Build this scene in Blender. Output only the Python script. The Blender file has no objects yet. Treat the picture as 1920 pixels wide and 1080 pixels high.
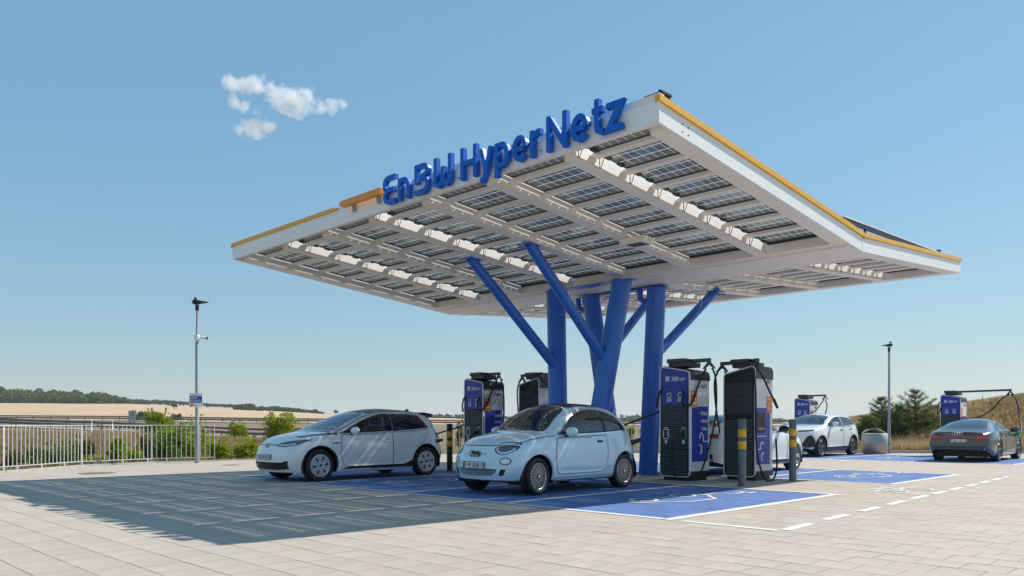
import bpy, bmesh, math, random
import numpy as np
from mathutils import Vector, Matrix
from mathutils.bvhtree import BVHTree
from mathutils.geometry import delaunay_2d_cdt

random.seed(7)
RNG = np.random.default_rng(7)
R = math.radians
SC = bpy.context.scene
COL = SC.collection

# ------------------------------------------------------------------ camera
F_PX, HORIZON, CAM_H = 1486.0, 796.0, 1.2      # focal length and horizon row of the 1920 px photograph
cam_d = bpy.data.cameras.new('camera')
cam = bpy.data.objects.new('camera', cam_d)
COL.objects.link(cam)
cam.location = (0, 0, CAM_H)
cam.rotation_euler = (R(90), 0, R(45))
cam_d.sensor_width = 36
cam_d.lens = F_PX / 1920 * 36
cam_d.shift_y = (HORIZON - 540) / 1920
cam_d.clip_start = 0.1
cam_d.clip_end = 9000
SC.camera = cam

# ------------------------------------------------------------------ sky, sun, exposure
SUN_V = Vector((0.3435, 0.9133, 1.0)).normalized()          # towards the sun
world = bpy.data.worlds.new('World')
SC.world = world
world.use_nodes = True
wn, wl = world.node_tree.nodes, world.node_tree.links
bg = wn['Background']
sky = wn.new('ShaderNodeTexSky')
sky.sky_type = 'NISHITA'
sky.sun_disc = False
sky.sun_elevation = math.asin(SUN_V.z)
sky.sun_rotation = math.atan2(SUN_V.x, SUN_V.y)
sky.altitude = 1500
sky.air_density = 1.8
sky.dust_density = 0.5
sky.ozone_density = 1.0
# the sky model scatters light once only: an even blue term stands for the light scattered many times
sk = wn.new('ShaderNodeVectorMath'); sk.operation = 'MULTIPLY_ADD'
sk.inputs[1].default_value = (0.385, 0.385, 0.385)
sk.inputs[2].default_value = (0.66, 1.77, 2.90)
wl.new(sky.outputs['Color'], sk.inputs[0])
wl.new(sk.outputs['Vector'], bg.inputs['Color'])
bg.inputs['Strength'].default_value = 0.115
sun_d = bpy.data.lights.new('sun', 'SUN')
sun = bpy.data.objects.new('sun', sun_d)
COL.objects.link(sun)
sun.location = SUN_V * 60
sun.rotation_euler = (-SUN_V).to_track_quat('-Z', 'Y').to_euler()
sun_d.energy = 4.7
sun_d.angle = R(0.53)
sun_d.color = (1.0, 0.955, 0.89)
SC.view_settings.view_transform = 'Standard'
SC.view_settings.look = 'None'
SC.view_settings.exposure = 0.20
SC.view_settings.gamma = 1.0
SC.view_settings.use_curve_mapping = False
SC.cycles.use_denoising = True
SC.cycles.max_bounces = 8
SC.cycles.transparent_max_bounces = 24
SC.cycles.volume_bounces = 4
SC.cycles.volume_step_rate = 0.5
SC.cycles.sample_clamp_indirect = 6
SC.cycles.caustics_reflective = False
SC.cycles.caustics_refractive = False

# ------------------------------------------------------------------ helpers
def at(u, d, z=0.0):
    """world point seen in photograph column u at depth d"""
    k = (u - 960) / F_PX
    return Vector(((k - 1) * d / math.sqrt(2), (k + 1) * d / math.sqrt(2), z))

def tag(o, label=None, cat=None, group=None, kind=None):
    if label: o['label'] = label
    if cat: o['category'] = cat
    if group: o['group'] = group
    if kind: o['kind'] = kind
    return o

def thing(name, label, cat, loc=(0, 0, 0), rz=0.0, group=None):
    o = bpy.data.objects.new(name, None)
    o.empty_display_size = 0.2
    o.location = loc
    o.rotation_euler = (0, 0, rz)
    COL.objects.link(o)
    return tag(o, label, cat, group)

def link(name, me, parent=None):
    o = bpy.data.objects.new(name, me)
    COL.objects.link(o)
    if parent is not None: o.parent = parent
    return o

def copy_tree(o, parent=None):
    c = o.copy()
    COL.objects.link(c)
    if parent is not None: c.parent = parent
    for ch in list(o.children): copy_tree(ch, c)
    return c

class MB:
    """collects shapes; build() links them as ONE mesh object"""
    def __init__(s):
        s.v, s.f, s.m, s.sm = [], [], [], []
    def add(s, verts, faces, mi=0, smooth=False):
        b = len(s.v)
        s.v += [tuple(p) for p in verts]
        for f in faces:
            s.f.append([b + i for i in f]); s.m.append(mi); s.sm.append(smooth)
    def box(s, a, b, mi=0, bev=0.0):
        x0, y0, z0 = [min(a[i], b[i]) for i in range(3)]
        x1, y1, z1 = [max(a[i], b[i]) for i in range(3)]
        if bev <= 0:
            s.add([(x0,y0,z0),(x1,y0,z0),(x1,y1,z0),(x0,y1,z0),(x0,y0,z1),(x1,y0,z1),(x1,y1,z1),(x0,y1,z1)],
                  [(3,2,1,0),(4,5,6,7),(0,1,5,4),(1,2,6,5),(2,3,7,6),(3,0,4,7)], mi)
        else:
            bm = bmesh.new()
            bmesh.ops.create_cube(bm, size=1)
            for v in bm.verts:
                v.co = Vector(((x0+x1)/2 + v.co.x*(x1-x0), (y0+y1)/2 + v.co.y*(y1-y0), (z0+z1)/2 + v.co.z*(z1-z0)))
            bmesh.ops.bevel(bm, geom=bm.edges[:], offset=min(bev, (x1-x0)*.45, (y1-y0)*.45, (z1-z0)*.45), segments=1, affect='EDGES')
            s.bm(bm, mi); bm.free()
    def bm(s, bm, mi=0, smooth=False, mat=None):
        bm.verts.index_update()
        vs = [(mat @ v.co if mat else v.co) for v in bm.verts]
        s.add(vs, [[v.index for v in f.verts] for f in bm.faces], mi, smooth)
    def hexa(s, p, mi=0):
        """8 corners: bottom 4 then top 4"""
        s.add(p, [(3,2,1,0),(4,5,6,7),(0,1,5,4),(1,2,6,5),(2,3,7,6),(3,0,4,7)], mi)
    def cyl(s, p0, p1, r0, r1=None, n=12, mi=0, caps=True, smooth=True):
        r1 = r0 if r1 is None else r1
        p0, p1 = Vector(p0), Vector(p1)
        d = (p1 - p0).normalized()
        a = d.orthogonal().normalized(); b = d.cross(a)
        vs = []
        for p, r in ((p0, r0), (p1, r1)):
            for i in range(n):
                t = 2*math.pi*i/n
                vs.append(p + (a*math.cos(t) + b*math.sin(t))*r)
        s.add(vs, [(i, (i+1) % n, n+(i+1) % n, n+i) for i in range(n)], mi, smooth)
        if caps:
            s.add(vs[:n], [list(range(n))[::-1]], mi); s.add(vs[n:], [list(range(n))], mi)
    def tube(s, pts, r, n=8, mi=0, closed=False):
        pts = [Vector(p) for p in pts]; N = len(pts)
        rs = r if isinstance(r, (list, tuple)) else [r]*N
        vs, prev = [], None
        for i, p in enumerate(pts):
            if closed: d = pts[(i+1) % N] - pts[i-1]
            else: d = pts[min(i+1, N-1)] - pts[max(i-1, 0)]
            d.normalize()
            a = d.orthogonal().normalized() if prev is None else (prev - d*prev.dot(d)).normalized()
            prev = a; b = d.cross(a)
            for k in range(n):
                t = 2*math.pi*k/n
                vs.append(p + (a*math.cos(t) + b*math.sin(t))*rs[i])
        fs = []
        for i in range(N if closed else N-1):
            j = (i+1) % N
            for k in range(n):
                fs.append((i*n+k, i*n+(k+1) % n, j*n+(k+1) % n, j*n+k))
        s.add(vs, fs, mi, True)
        if not closed:
            s.add(vs[:n], [list(range(n))[::-1]], mi); s.add(vs[-n:], [list(range(n))], mi)
    def lathe(s, prof, n=24, mi=0, axis='Z', org=(0, 0, 0), smooth=True, mis=None):
        vs = []
        for r, h in prof:
            for k in range(n):
                t = 2*math.pi*k/n
                a, b = r*math.cos(t), r*math.sin(t)
                p = {'Z': (a, b, h), 'X': (h, a, b), 'Y': (b, h, a)}[axis]
                vs.append((p[0]+org[0], p[1]+org[1], p[2]+org[2]))
        for i in range(len(prof)-1):
            fs = [(i*n+k, i*n+(k+1) % n, (i+1)*n+(k+1) % n, (i+1)*n+k) for k in range(n)]
            b = len(s.v)
            if i == 0: base = b; s.v += vs
            for f in fs:
                s.f.append([base+q for q in f]); s.m.append(mis[i] if mis else mi); s.sm.append(smooth)
    def prism(s, poly, ax, a, b, mi=0):
        """2-D polygon extruded along axis ax from a to b; poly in the other two axes (cyclic order)"""
        n = len(poly)
        def P(q, h):
            return {'X': (h, q[0], q[1]), 'Y': (q[0], h, q[1]), 'Z': (q[0], q[1], h)}[ax]
        vs = [P(q, a) for q in poly] + [P(q, b) for q in poly]
        s.add(vs, [list(range(n)), list(range(n, 2*n))[::-1]] + [(i, n+i, n+(i+1) % n, (i+1) % n) for i in range(n)], mi)
    def mesh(s, name, mats, off=(0, 0, 0), fixn=True):
        me = bpy.data.meshes.new(name)
        v = [(p[0]-off[0], p[1]-off[1], p[2]-off[2]) for p in s.v]
        me.from_pydata(v, [], s.f)
        for m in (mats if isinstance(mats, (list, tuple)) else [mats]): me.materials.append(m)
        me.polygons.foreach_set('material_index', s.m)
        me.polygons.foreach_set('use_smooth', s.sm)
        if fixn:
            bm = bmesh.new(); bm.from_mesh(me)
            bmesh.ops.recalc_face_normals(bm, faces=bm.faces[:])
            bm.to_mesh(me); bm.free()
        me.update()
        return me
    def build(s, name, mats, parent=None, off=None, fixn=True):
        if off is None: off = (0, 0, 0)
        return link(name, s.mesh(name, mats, off, fixn), parent)

def np_mesh(name, verts, faces, mats, mi=None, smooth=False):
    """verts (n,3), faces (m,k) arrays"""
    me = bpy.data.meshes.new(name)
    n, m, k = len(verts), len(faces), faces.shape[1]
    me.vertices.add(n); me.vertices.foreach_set('co', np.asarray(verts, np.float32).ravel())
    me.loops.add(m*k); me.loops.foreach_set('vertex_index', np.asarray(faces, np.int32).ravel())
    me.polygons.add(m)
    me.polygons.foreach_set('loop_start', np.arange(0, m*k, k, dtype=np.int32))
    for q in (mats if isinstance(mats, (list, tuple)) else [mats]): me.materials.append(q)
    if mi is not None: me.polygons.foreach_set('material_index', np.asarray(mi, np.int32))
    me.polygons.foreach_set('use_smooth', np.full(m, smooth, dtype=bool))
    me.update(calc_edges=True); me.validate()
    return me

# ------------------------------------------------------------------ materials
def mat(name, col, rough=0.5, metal=0.0, var=0.0, scale=3.0, bump=0.0, bscale=40.0, coat=0.0, spec=0.5, emit=None, island=0.0, objrand=0.0):
    m = bpy.data.materials.new(name)
    m.use_nodes = True
    n, l = m.node_tree.nodes, m.node_tree.links
    p = n['Principled BSDF']
    p.inputs['Base Color'].default_value = (*col, 1)
    p.inputs['Roughness'].default_value = rough
    p.inputs['Metallic'].default_value = metal
    p.inputs['Specular IOR Level'].default_value = spec
    if coat:
        p.inputs['Coat Weight'].default_value = coat
        p.inputs['Coat Roughness'].default_value = 0.03
    if emit:
        p.inputs['Emission Color'].default_value = (*emit[:3], 1)
        p.inputs['Emission Strength'].default_value = emit[3]
    tc = n.new('ShaderNodeTexCoord')
    if var or island or objrand:
        val = None
        if var:
            t = n.new('ShaderNodeTexNoise')
            t.inputs['Scale'].default_value = scale; t.inputs['Detail'].default_value = 6; t.inputs['Roughness'].default_value = 0.65
            l.new(tc.outputs['Object'], t.inputs['Vector'])
            mr = n.new('ShaderNodeMapRange')
            mr.inputs['From Min'].default_value = 0.3; mr.inputs['From Max'].default_value = 0.7
            mr.inputs['To Min'].default_value = 1-var; mr.inputs['To Max'].default_value = 1+var
            l.new(t.outputs['Fac'], mr.inputs['Value']); val = mr.outputs['Result']
        if island or objrand:
            g = n.new('ShaderNodeNewGeometry'); oi = n.new('ShaderNodeObjectInfo')
            ad = n.new('ShaderNodeMath'); ad.operation = 'ADD'
            l.new(g.outputs['Random Per Island'], ad.inputs[0]); l.new(oi.outputs['Random'], ad.inputs[1])
            fr = n.new('ShaderNodeMath'); fr.operation = 'FRACT'; l.new(ad.outputs[0], fr.inputs[0])
            mr2 = n.new('ShaderNodeMapRange')
            q = max(island, objrand)
            mr2.inputs['To Min'].default_value = 1-q; mr2.inputs['To Max'].default_value = 1+q
            l.new(fr.outputs[0], mr2.inputs['Value'])
            if val is None: val = mr2.outputs['Result']
            else:
                mu = n.new('ShaderNodeMath'); mu.operation = 'MULTIPLY'
                l.new(val, mu.inputs[0]); l.new(mr2.outputs['Result'], mu.inputs[1]); val = mu.outputs[0]
        vm = n.new('ShaderNodeVectorMath'); vm.operation = 'SCALE'
        vm.inputs[0].default_value = col
        l.new(val, vm.inputs['Scale']); l.new(vm.outputs['Vector'], p.inputs['Base Color'])
    if bump:
        t = n.new('ShaderNodeTexNoise')
        t.inputs['Scale'].default_value = bscale; t.inputs['Detail'].default_value = 5
        l.new(tc.outputs['Object'], t.inputs['Vector'])
        b = n.new('ShaderNodeBump'); b.inputs['Strength'].default_value = bump; b.inputs['Distance'].default_value = 0.01
        l.new(t.outputs['Fac'], b.inputs['Height']); l.new(b.outputs['Normal'], p.inputs['Normal'])
    return m

def glass_mat(name, tint, refl=0.08, rough=0.0):
    m = bpy.data.materials.new(name); m.use_nodes = True
    n, l = m.node_tree.nodes, m.node_tree.links
    n.remove(n['Principled BSDF'])
    tr = n.new('ShaderNodeBsdfTransparent'); tr.inputs['Color'].default_value = (*tint, 1)
    gl = n.new('ShaderNodeBsdfGlossy'); gl.inputs['Roughness'].default_value = rough
    gl.inputs['Color'].default_value = (0.9, 0.95, 1, 1)
    lw = n.new('ShaderNodeFresnel'); lw.inputs['IOR'].default_value = 1.55
    ad = n.new('ShaderNodeMath'); ad.operation = 'ADD'; ad.inputs[1].default_value = refl; ad.use_clamp = True
    mx = n.new('ShaderNodeMixShader')
    l.new(lw.outputs['Fac'], ad.inputs[0]); l.new(ad.outputs[0], mx.inputs['Fac'])
    l.new(tr.outputs[0], mx.inputs[1]); l.new(gl.outputs[0], mx.inputs[2])
    l.new(mx.outputs[0], n['Material Output'].inputs['Surface'])
    return m

def leaf_mat(name, c0, c1, trans=0.35):
    m = bpy.data.materials.new(name); m.use_nodes = True
    n, l = m.node_tree.nodes, m.node_tree.links
    n.remove(n['Principled BSDF'])
    g = n.new('ShaderNodeNewGeometry')
    rp = n.new('ShaderNodeValToRGB')
    rp.color_ramp.elements[0].color = (*c0, 1); rp.color_ramp.elements[1].color = (*c1, 1)
    l.new(g.outputs['Random Per Island'], rp.inputs['Fac'])
    d = n.new('ShaderNodeBsdfDiffuse'); t = n.new('ShaderNodeBsdfTranslucent')
    l.new(rp.outputs['Color'], d.inputs['Color']); l.new(rp.outputs['Color'], t.inputs['Color'])
    mx = n.new('ShaderNodeMixShader'); mx.inputs['Fac'].default_value = trans
    l.new(d.outputs[0], mx.inputs[1]); l.new(t.outputs[0], mx.inputs[2])
    l.new(mx.outputs[0], n['Material Output'].inputs['Surface'])
    return m

M = {}
M['white'] = mat('white_coated_steel', (0.86, 0.855, 0.84), 0.42, var=0.03, scale=1.5)
M['rib'] = mat('white_primed_steel', (0.86, 0.82, 0.77), 0.5, var=0.05, scale=2)
M['yellow'] = mat('yellow_trim', (0.80, 0.42, 0.03), 0.4, var=0.05, scale=2)
M['orange'] = mat('orange_coated', (0.82, 0.30, 0.02), 0.38, var=0.03)
M['blue'] = mat('blue_coated_steel', (0.020, 0.150, 0.60), 0.36, var=0.12, scale=2.5, coat=0.2)
M['signblue'] = mat('sign_blue', (0.001, 0.120, 0.56), 0.45, var=0.03, spec=0.3)
M['cell'] = mat('solar_cell', (0.25, 0.232, 0.205), 0.12, var=0.2, scale=6, spec=0.7)
M['slat'] = mat('grey_slat', (0.095, 0.115, 0.125), 0.45)
M['cellwire'] = mat('solar_cell_ribbon', (0.6, 0.6, 0.6), 0.4)
M['black'] = mat('black_metal', (0.012, 0.012, 0.013), 0.45)
M['rubber'] = mat('black_rubber', (0.014, 0.014, 0.015), 0.6, bump=0.05)
M['navy'] = mat('navy_module', (0.006, 0.010, 0.045), 0.5)
M['galv'] = mat('galvanised_steel', (0.36, 0.37, 0.38), 0.5, metal=0.45, var=0.10, scale=8)
M['rail'] = mat('pale_galvanised_railing', (0.58, 0.58, 0.57), 0.5, metal=0.2, var=0.05, scale=4)
M['stainless'] = mat('brushed_stainless', (0.42, 0.41, 0.39), 0.6, metal=0.5, var=0.05, scale=3)
M['concrete'] = mat('concrete', (0.42, 0.40, 0.37), 0.9, var=0.12, scale=4, bump=0.2)
M['anthracite'] = mat('anthracite_panel', (0.035, 0.045, 0.05), 0.42, var=0.08, scale=5)
M['greygreen'] = mat('grey_arm', (0.055, 0.07, 0.07), 0.5, var=0.06, scale=5)
M['cwhite'] = mat('charger_white', (0.72, 0.72, 0.74), 0.35, var=0.02)
M['cblue'] = mat('charger_blue', (0.018, 0.050, 0.36), 0.38, var=0.03)
M['print'] = mat('white_print', (0.85, 0.85, 0.85), 0.5)
M['printdark'] = mat('dark_print', (0.02, 0.03, 0.10), 0.5)
M['stick'] = mat('orange_sticker', (0.80, 0.22, 0.04), 0.5)
M['green'] = mat('green_ring', (0.02, 0.45, 0.16), 0.4)
M['screen'] = mat('dark_screen', (0.01, 0.008, 0.008), 0.12)
M['paint_line'] = mat('white_road_paint', (0.72, 0.70, 0.66), 0.75, var=0.16, scale=9, bump=0.15)
M['postgrey'] = mat('bollard_grey', (0.14, 0.15, 0.16), 0.45, metal=0.3, var=0.08)
M['bolyellow'] = mat('bollard_yellow_band', (0.85, 0.42, 0.01), 0.45)
M['asphalt'] = mat('road_asphalt', (0.30, 0.29, 0.28), 0.9, var=0.1, scale=0.6)
M['rustrail'] = mat('weathered_guardrail', (0.17, 0.16, 0.15), 0.55, metal=0.3, var=0.2, scale=0.7)

def stroke_mesh(mb, pts, t, y0, y1, x0, z0, mi=0, cap=None):
    """2-D polyline (x,z) as a solid ribbon of width t standing between depth y0 and y1"""
    P = [Vector((p[0], p[1])) for p in pts]
    L, Rr = [], []
    for i, p in enumerate(P):
        if i == 0: d = (P[1]-P[0]).normalized(); nrm = Vector((-d.y, d.x)); w = t/2
        elif i == len(P)-1: d = (P[-1]-P[-2]).normalized(); nrm = Vector((-d.y, d.x)); w = t/2
        else:
            d0 = (P[i]-P[i-1]).normalized(); d1 = (P[i+1]-P[i]).normalized()
            n0 = Vector((-d0.y, d0.x)); n1 = Vector((-d1.y, d1.x))
            nrm = (n0+n1).normalized(); w = t/2/max(0.45, nrm.dot(n0))
        L.append(p+nrm*w); Rr.append(p-nrm*w)
    poly = L + Rr[::-1]
    n = len(poly); k = len(P)
    vs = [(x0+q.x, y0, z0+q.y) for q in poly] + [(x0+q.x, y1, z0+q.y) for q in poly]
    fs = []
    for i in range(k-1):
        a, b, c, d = i, i+1, n-2-i, n-1-i
        fs += [(a, b, c, d), (n+d, n+c, n+b, n+a)]
    for i in range(n):
        j = (i+1) % n
        fs.append((j, i, n+i, n+j))
    mb.add(vs, fs, mi)

_text_cache = {}
def text_mb(txt, h):
    """triangles of a line of text, cap height ~h, origin at left of the baseline, in the XY plane"""
    key = txt
    if key not in _text_cache:
        cu = bpy.data.curves.new('lettering', 'FONT'); cu.body = txt; cu.size = 1.0; cu.resolution_u = 3; cu.offset = 0.016
        o = bpy.data.objects.new('lettering', cu); COL.objects.link(o)
        dg = bpy.context.evaluated_depsgraph_get(); dg.update()
        me = bpy.data.meshes.new_from_object(o.evaluated_get(dg))
        v = [tuple(q.co) for q in me.vertices]; f = [list(q.vertices) for q in me.polygons]
        bpy.data.objects.remove(o); bpy.data.curves.remove(cu); bpy.data.meshes.remove(me)
        _text_cache[key] = (v, f)
    v, f = _text_cache[key]
    return [(a*h/0.72, b*h/0.72) for a, b, c in v], f

def put_text(mb, txt, h, org, ux, uy, mi=0, sx=1.0, align='L'):
    v, f = text_mb(txt, h)
    org, ux, uy = Vector(org), Vector(ux), Vector(uy)
    w = max(a for a, b in v)*sx
    o = {'L': 0, 'C': -w/2, 'R': -w}[align]
    mb.add([org + ux*(a*sx+o) + uy*b for a, b in v], f, mi)
    return w
# ------------------------------------------------------------------ lot outline and terrain
LOT = [(-20, -14), (-20.5, -2), (-22.0, 2.6), (-23.3, 5.05), (-25.2, 7.5), (-25.75, 9.7), (-25.4, 11.6), (-25.2, 14),
       (-25.1, 18), (-24.6, 21), (-20, 27.6), (-12, 35.3), (-8.2, 38.3), (0, 44), (15, 52)]
def lot_r(th):
    """radius of the lot edge in direction th (angle right of the camera axis)"""
    c, s = math.cos(th), math.sin(th)
    dx, dy = (s - c)/math.sqrt(2), (s + c)/math.sqrt(2)
    best = None
    for (x0, y0), (x1, y1) in zip(LOT[:-1], LOT[1:]):
        ex, ey = x1-x0, y1-y0
        den = dx*ey - dy*ex
        if abs(den) < 1e-9: continue
        t = (x0*ey - y0*ex)/den; q = (x0*dy - y0*dx)/den
        if t > 0 and -1e-6 <= q <= 1+1e-6 and (best is None or t < best): best = t
    return best if best else 60.0
PROF = {  # photograph column: heights at  edge, +1.4, +8, 60, 95, 107, 195, 212, 260, 620, 1200, 4000 m
    -500: (-.06, -.25, -.3, .7, 1.7, 1.8, 2.4, 2.6, 4.2, 19.5, 22, 22),
    0:    (-.06, -.25, -.45, .1, .85, .95, 2.2, 2.4, 4.0, 18.2, 20, 20),
    240:  (-.06, -.30, -.75, -.35, .25, .35, 2.0, 2.2, 3.6, 17.6, 20, 20),
    480:  (-.06, -.35, -1.0, -1.05, -.55, -.45, 1.5, 1.7, 3.0, 12.6, 14, 14),
    700:  (-.06, -.30, -.8, -.9, -.5, -.3, 1.3, 1.4, 2.3, 7.5, 8, 8),
    850:  (-.06, -.20, -.5, -.6, -.1, .0, 1.0, 1.1, 1.8, 6.0, 6.5, 6.5),
    1200: (-.06, -.15, -.4, -.3, .0, .1, .8, .9, 1.2, 3.0, 4, 4),
    1420: (-.06, .05, .1, .1, .2, .2, .8, .9, 1.2, 3.0, 4, 4),
    1560: (-.06, .15, 1.15, 1.35, 1.0, 1.0, 1.0, 1.0, 1.2, 3.0, 4, 4),
    1700: (-.06, .20, 1.70, 1.95, 1.6, 1.6, 1.4, 1.3, 1.3, 3.0, 4, 4),
    1920: (-.06, .30, 2.50, 2.80, 2.4, 2.2, 1.6, 1.5, 1.5, 3.0, 4, 4),
    2500: (-.06, .30, 2.9, 3.2, 2.8, 2.4, 1.8, 1.6, 1.6, 3.0, 4, 4)}
PU = sorted(PROF)
def H(x, y, noise=True):
    d = (y-x)/math.sqrt(2); c = (x+y)/math.sqrt(2)
    r = math.hypot(x, y)
    th = math.atan2(c, d)
    rb = lot_r(th)
    if r <= rb: return -0.06
    if rb == 60.0 and not (-0.9 < th < 0.85): return -0.06
    k = math.tan(max(-0.9, min(0.85, th)))
    u = 960 + F_PX*k
    u = max(PU[0], min(PU[-1], u))
    j = max(i for i in range(len(PU)-1) if PU[i] <= u)
    t = (u-PU[j])/(PU[j+1]-PU[j])
    z = [a+(b-a)*t for a, b in zip(PROF[PU[j]], PROF[PU[j+1]])]
    q = math.sqrt(1+k*k)
    rr = [rb, rb+1.4, rb+8, max(rb+16, 60*q)] + [v*q for v in (95, 107, 195, 212, 260, 620, 1200, 4000)]
    return float(np.interp(r, rr, z))

def ground_at(u, v):
    """terrain point seen at photograph pixel (u, v)"""
    for d in np.geomspace(18, 3000, 900):
        p = at(u, d)
        z = H(p.x, p.y)
        if HORIZON - F_PX*(z-CAM_H)/d <= v: return Vector((p.x, p.y, z)), d
    p = at(u, 3000); return Vector((p.x, p.y, H(p.x, p.y))), 3000

M['drygrass'] = mat('dry_grass_soil', (0.235, 0.150, 0.078), 0.95, var=0.4, scale=0.9, bump=0.6, bscale=6)
M['field'] = mat('harvested_wheat_field', (0.53, 0.36, 0.215), 0.95, var=0.10, scale=0.03)
M['meadow'] = mat('distant_meadow', (0.26, 0.24, 0.10), 0.95, var=0.25, scale=0.01)
M['sub'] = mat('lot_subsoil', (0.25, 0.22, 0.19), 0.95)
ths = list(np.radians(np.arange(-180, -42, 4.0))) + list(np.radians(np.arange(-42, 42, 0.4))) + list(np.radians(np.arange(42, 180, 4.0)))
near = [0, .35, .8, 1.4, 2, 3, 4, 5, 6, 7, 8, 10, 13, 16, 20, 24, 28]
NR = 2 + len(near) + 52
tv, tf, tm = [], [], []
for th in ths:
    rb = lot_r(th)
    rows = [0.02, rb*0.5] + [rb+n for n in near] + list(np.geomspace(rb+32, 2300, 52))
    c, s = math.cos(th), math.sin(th)
    for r in rows:
        x, y = r*(s-c)/math.sqrt(2), r*(s+c)/math.sqrt(2)
        z = H(x, y)
        if rb+1.5 < r < 120: z += 0.05*math.sin(x*1.7+y*.6)*math.sin(y*1.3-x*.4)
        tv.append((x, y, z))
for i in range(len(ths)):
    j = (i+1) % len(ths)
    for k in range(NR-1):
        tf.append((i*NR+k, j*NR+k, j*NR+k+1, i*NR+k+1))
        x, y, z = tv[i*NR+k]
        d = (y-x)/math.sqrt(2); r = math.hypot(x, y); th = ths[i]
        u = 960+F_PX*math.tan(th) if abs(th) < 1.2 else 9999
        if k < 2: m = 3
        elif d > 213 and u < 1500: m = 1 if r < 1300 else 2
        elif d > 300: m = 2
        else: m = 0
        tm.append(m)
me = np_mesh('terrain', np.array(tv), np.array(tf)[:, ::-1], [M['drygrass'], M['field'], M['meadow'], M['sub']], tm, True)
terrain = tag(link('terrain', me), kind='structure')

# ------------------------------------------------------------------ paved lot
def paver_material(name, col, blue=False):
    m = mat(name, col, 0.85, var=0.09, scale=1.3, bump=0.25, bscale=60, island=0.04 if not blue else 0.09, objrand=0.04)
    # broad stains, and for the bays worn streaks where the concrete shows through
    n, l = m.node_tree.nodes, m.node_tree.links
    p = n['Principled BSDF']; src = p.inputs['Base Color'].links[0].from_socket
    geo = n.new('ShaderNodeNewGeometry')
    def noise(scale, det, vscale=(1, 1, 1)):
        mp = n.new('ShaderNodeMapping'); mp.inputs['Scale'].default_value = vscale
        t = n.new('ShaderNodeTexNoise'); t.inputs['Scale'].default_value = scale; t.inputs['Detail'].default_value = det; t.inputs['Roughness'].default_value = .7
        l.new(geo.outputs['Position'], mp.inputs['Vector']); l.new(mp.outputs['Vector'], t.inputs['Vector']); return t.outputs['Fac']
    def ramp(f, a, b, c, d):
        mr = n.new('ShaderNodeMapRange'); mr.inputs['From Min'].default_value = a; mr.inputs['From Max'].default_value = b
        mr.inputs['To Min'].default_value = c; mr.inputs['To Max'].default_value = d; l.new(f, mr.inputs['Value']); return mr.outputs['Result']
    def mix(f, a, b):
        mx = n.new('ShaderNodeMix'); mx.data_type = 'RGBA'; l.new(f, mx.inputs['Factor']); l.new(a, mx.inputs[6])
        if isinstance(b, tuple): mx.inputs[7].default_value = (*b, 1)
        else: l.new(b, mx.inputs[7])
        return mx.outputs[2]
    c = src
    if blue:
        c = mix(ramp(noise(3.2, 8, (2.4, 9.0, 1)), .50, .70, 0, .50), c, (.34, .40, .55))
        c = mix(ramp(noise(.35, 4), .5, .75, 0, .22), c, (.26, .30, .44))
    else:
        c = mix(ramp(noise(.22, 5), .45, .75, 0, .30), c, tuple(q*.74 for q in col))
        c = mix(ramp(noise(.9, 6, (1.0, .35, 1)), .60, .75, 0, .22), c, (.26, .235, .205))
    l.new(c, p.inputs['Base Color'])
    return m
M['paver'] = paver_material('beige_concrete_paver', (0.475, 0.398, 0.325))
M['paver_blue'] = paver_material('blue_painted_paver', (0.078, 0.160, 0.385), True)
M['joint'] = mat('joint_sand', (0.33, 0.285, 0.235), 0.95, var=0.2, scale=8)
mb = MB()
poly = LOT + [(42, 52), (42, -14)]
mb.add([(x, y, -0.014) for x, y in poly], [list(range(len(poly)))[::-1]])
pavement = tag(mb.build('pavement', M['joint'], fixn=False), kind='structure')
if pavement.data.polygons[0].normal.z < 0: pavement.data.flip_normals()

CR, PL = 0.37, 0.352                     # course height (along Y) and paver length (along X)
Y0 = 8.42
BAYS = [(-17.40, -5.74, 8.42, 8.42+14*CR), (-17.40, -5.92, 8.42+22*CR, 8.42+34*CR), (-14.70, -6.20, 8.42+51*CR, 8.42+65*CR)]
lotx = np.array([p[0] for p in LOT]); loty = np.array([p[1] for p in LOT])
def x_edge(y): return float(np.interp(y, loty, lotx))
P4, P4m, singles = [], [], []
for n in range(-24, 120):
    y0, y1 = Y0 + n*CR, Y0 + (n+1)*CR
    ym = (y0+y1)/2
    off = ((n*0.37) % 1.0)*PL
    cuts = []
    for (a, b, c, d) in BAYS:
        if c-.01 <= ym <= d+.01: cuts += [a, b]
    xs = -27.0 + off
    edges = []
    while xs < 24: edges.append(xs); xs += PL
    edges = sorted(edges + cuts)
    xl = max(x_edge(y0), x_edge(y1)) + 0.16
    for a, b in zip(edges[:-1], edges[1:]):
        if b - a < 0.02: continue
        if a < xl: a = xl
        if b - a < 0.03: continue
        xm = (a+b)/2
        d = (ym-xm)/math.sqrt(2); c = (xm+ym)/math.sqrt(2)
        if d < 1.5 or abs(c/d) > 0.92: continue
        blue = any(A < xm < B and C < ym < D for A, B, C, D in BAYS)
        if 4.2 < d < 10 and abs(c/d) < .66 and b-a > PL-.01 and not blue: singles.append((d, xm, ym))
        P4.append((a, b, y0, y1)); P4m.append(1 if blue else 0)
singles.sort(); singles = singles[:300]
skip = {(round(x, 3), round(y, 3)) for d, x, y in singles}
keep = [i for i, (a, b, c, d) in enumerate(P4) if (round((a+b)/2, 3), round((c+d)/2, 3)) not in skip]
A = np.array([P4[i] for i in keep]); km = np.array([P4m[i] for i in keep])
g, ch = 0.0018, 0.003
n = len(A)
zt = RNG.uniform(-0.0012, 0.0012, n)
tilt = RNG.uniform(-0.0009, 0.0009, (n, 4))
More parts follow.
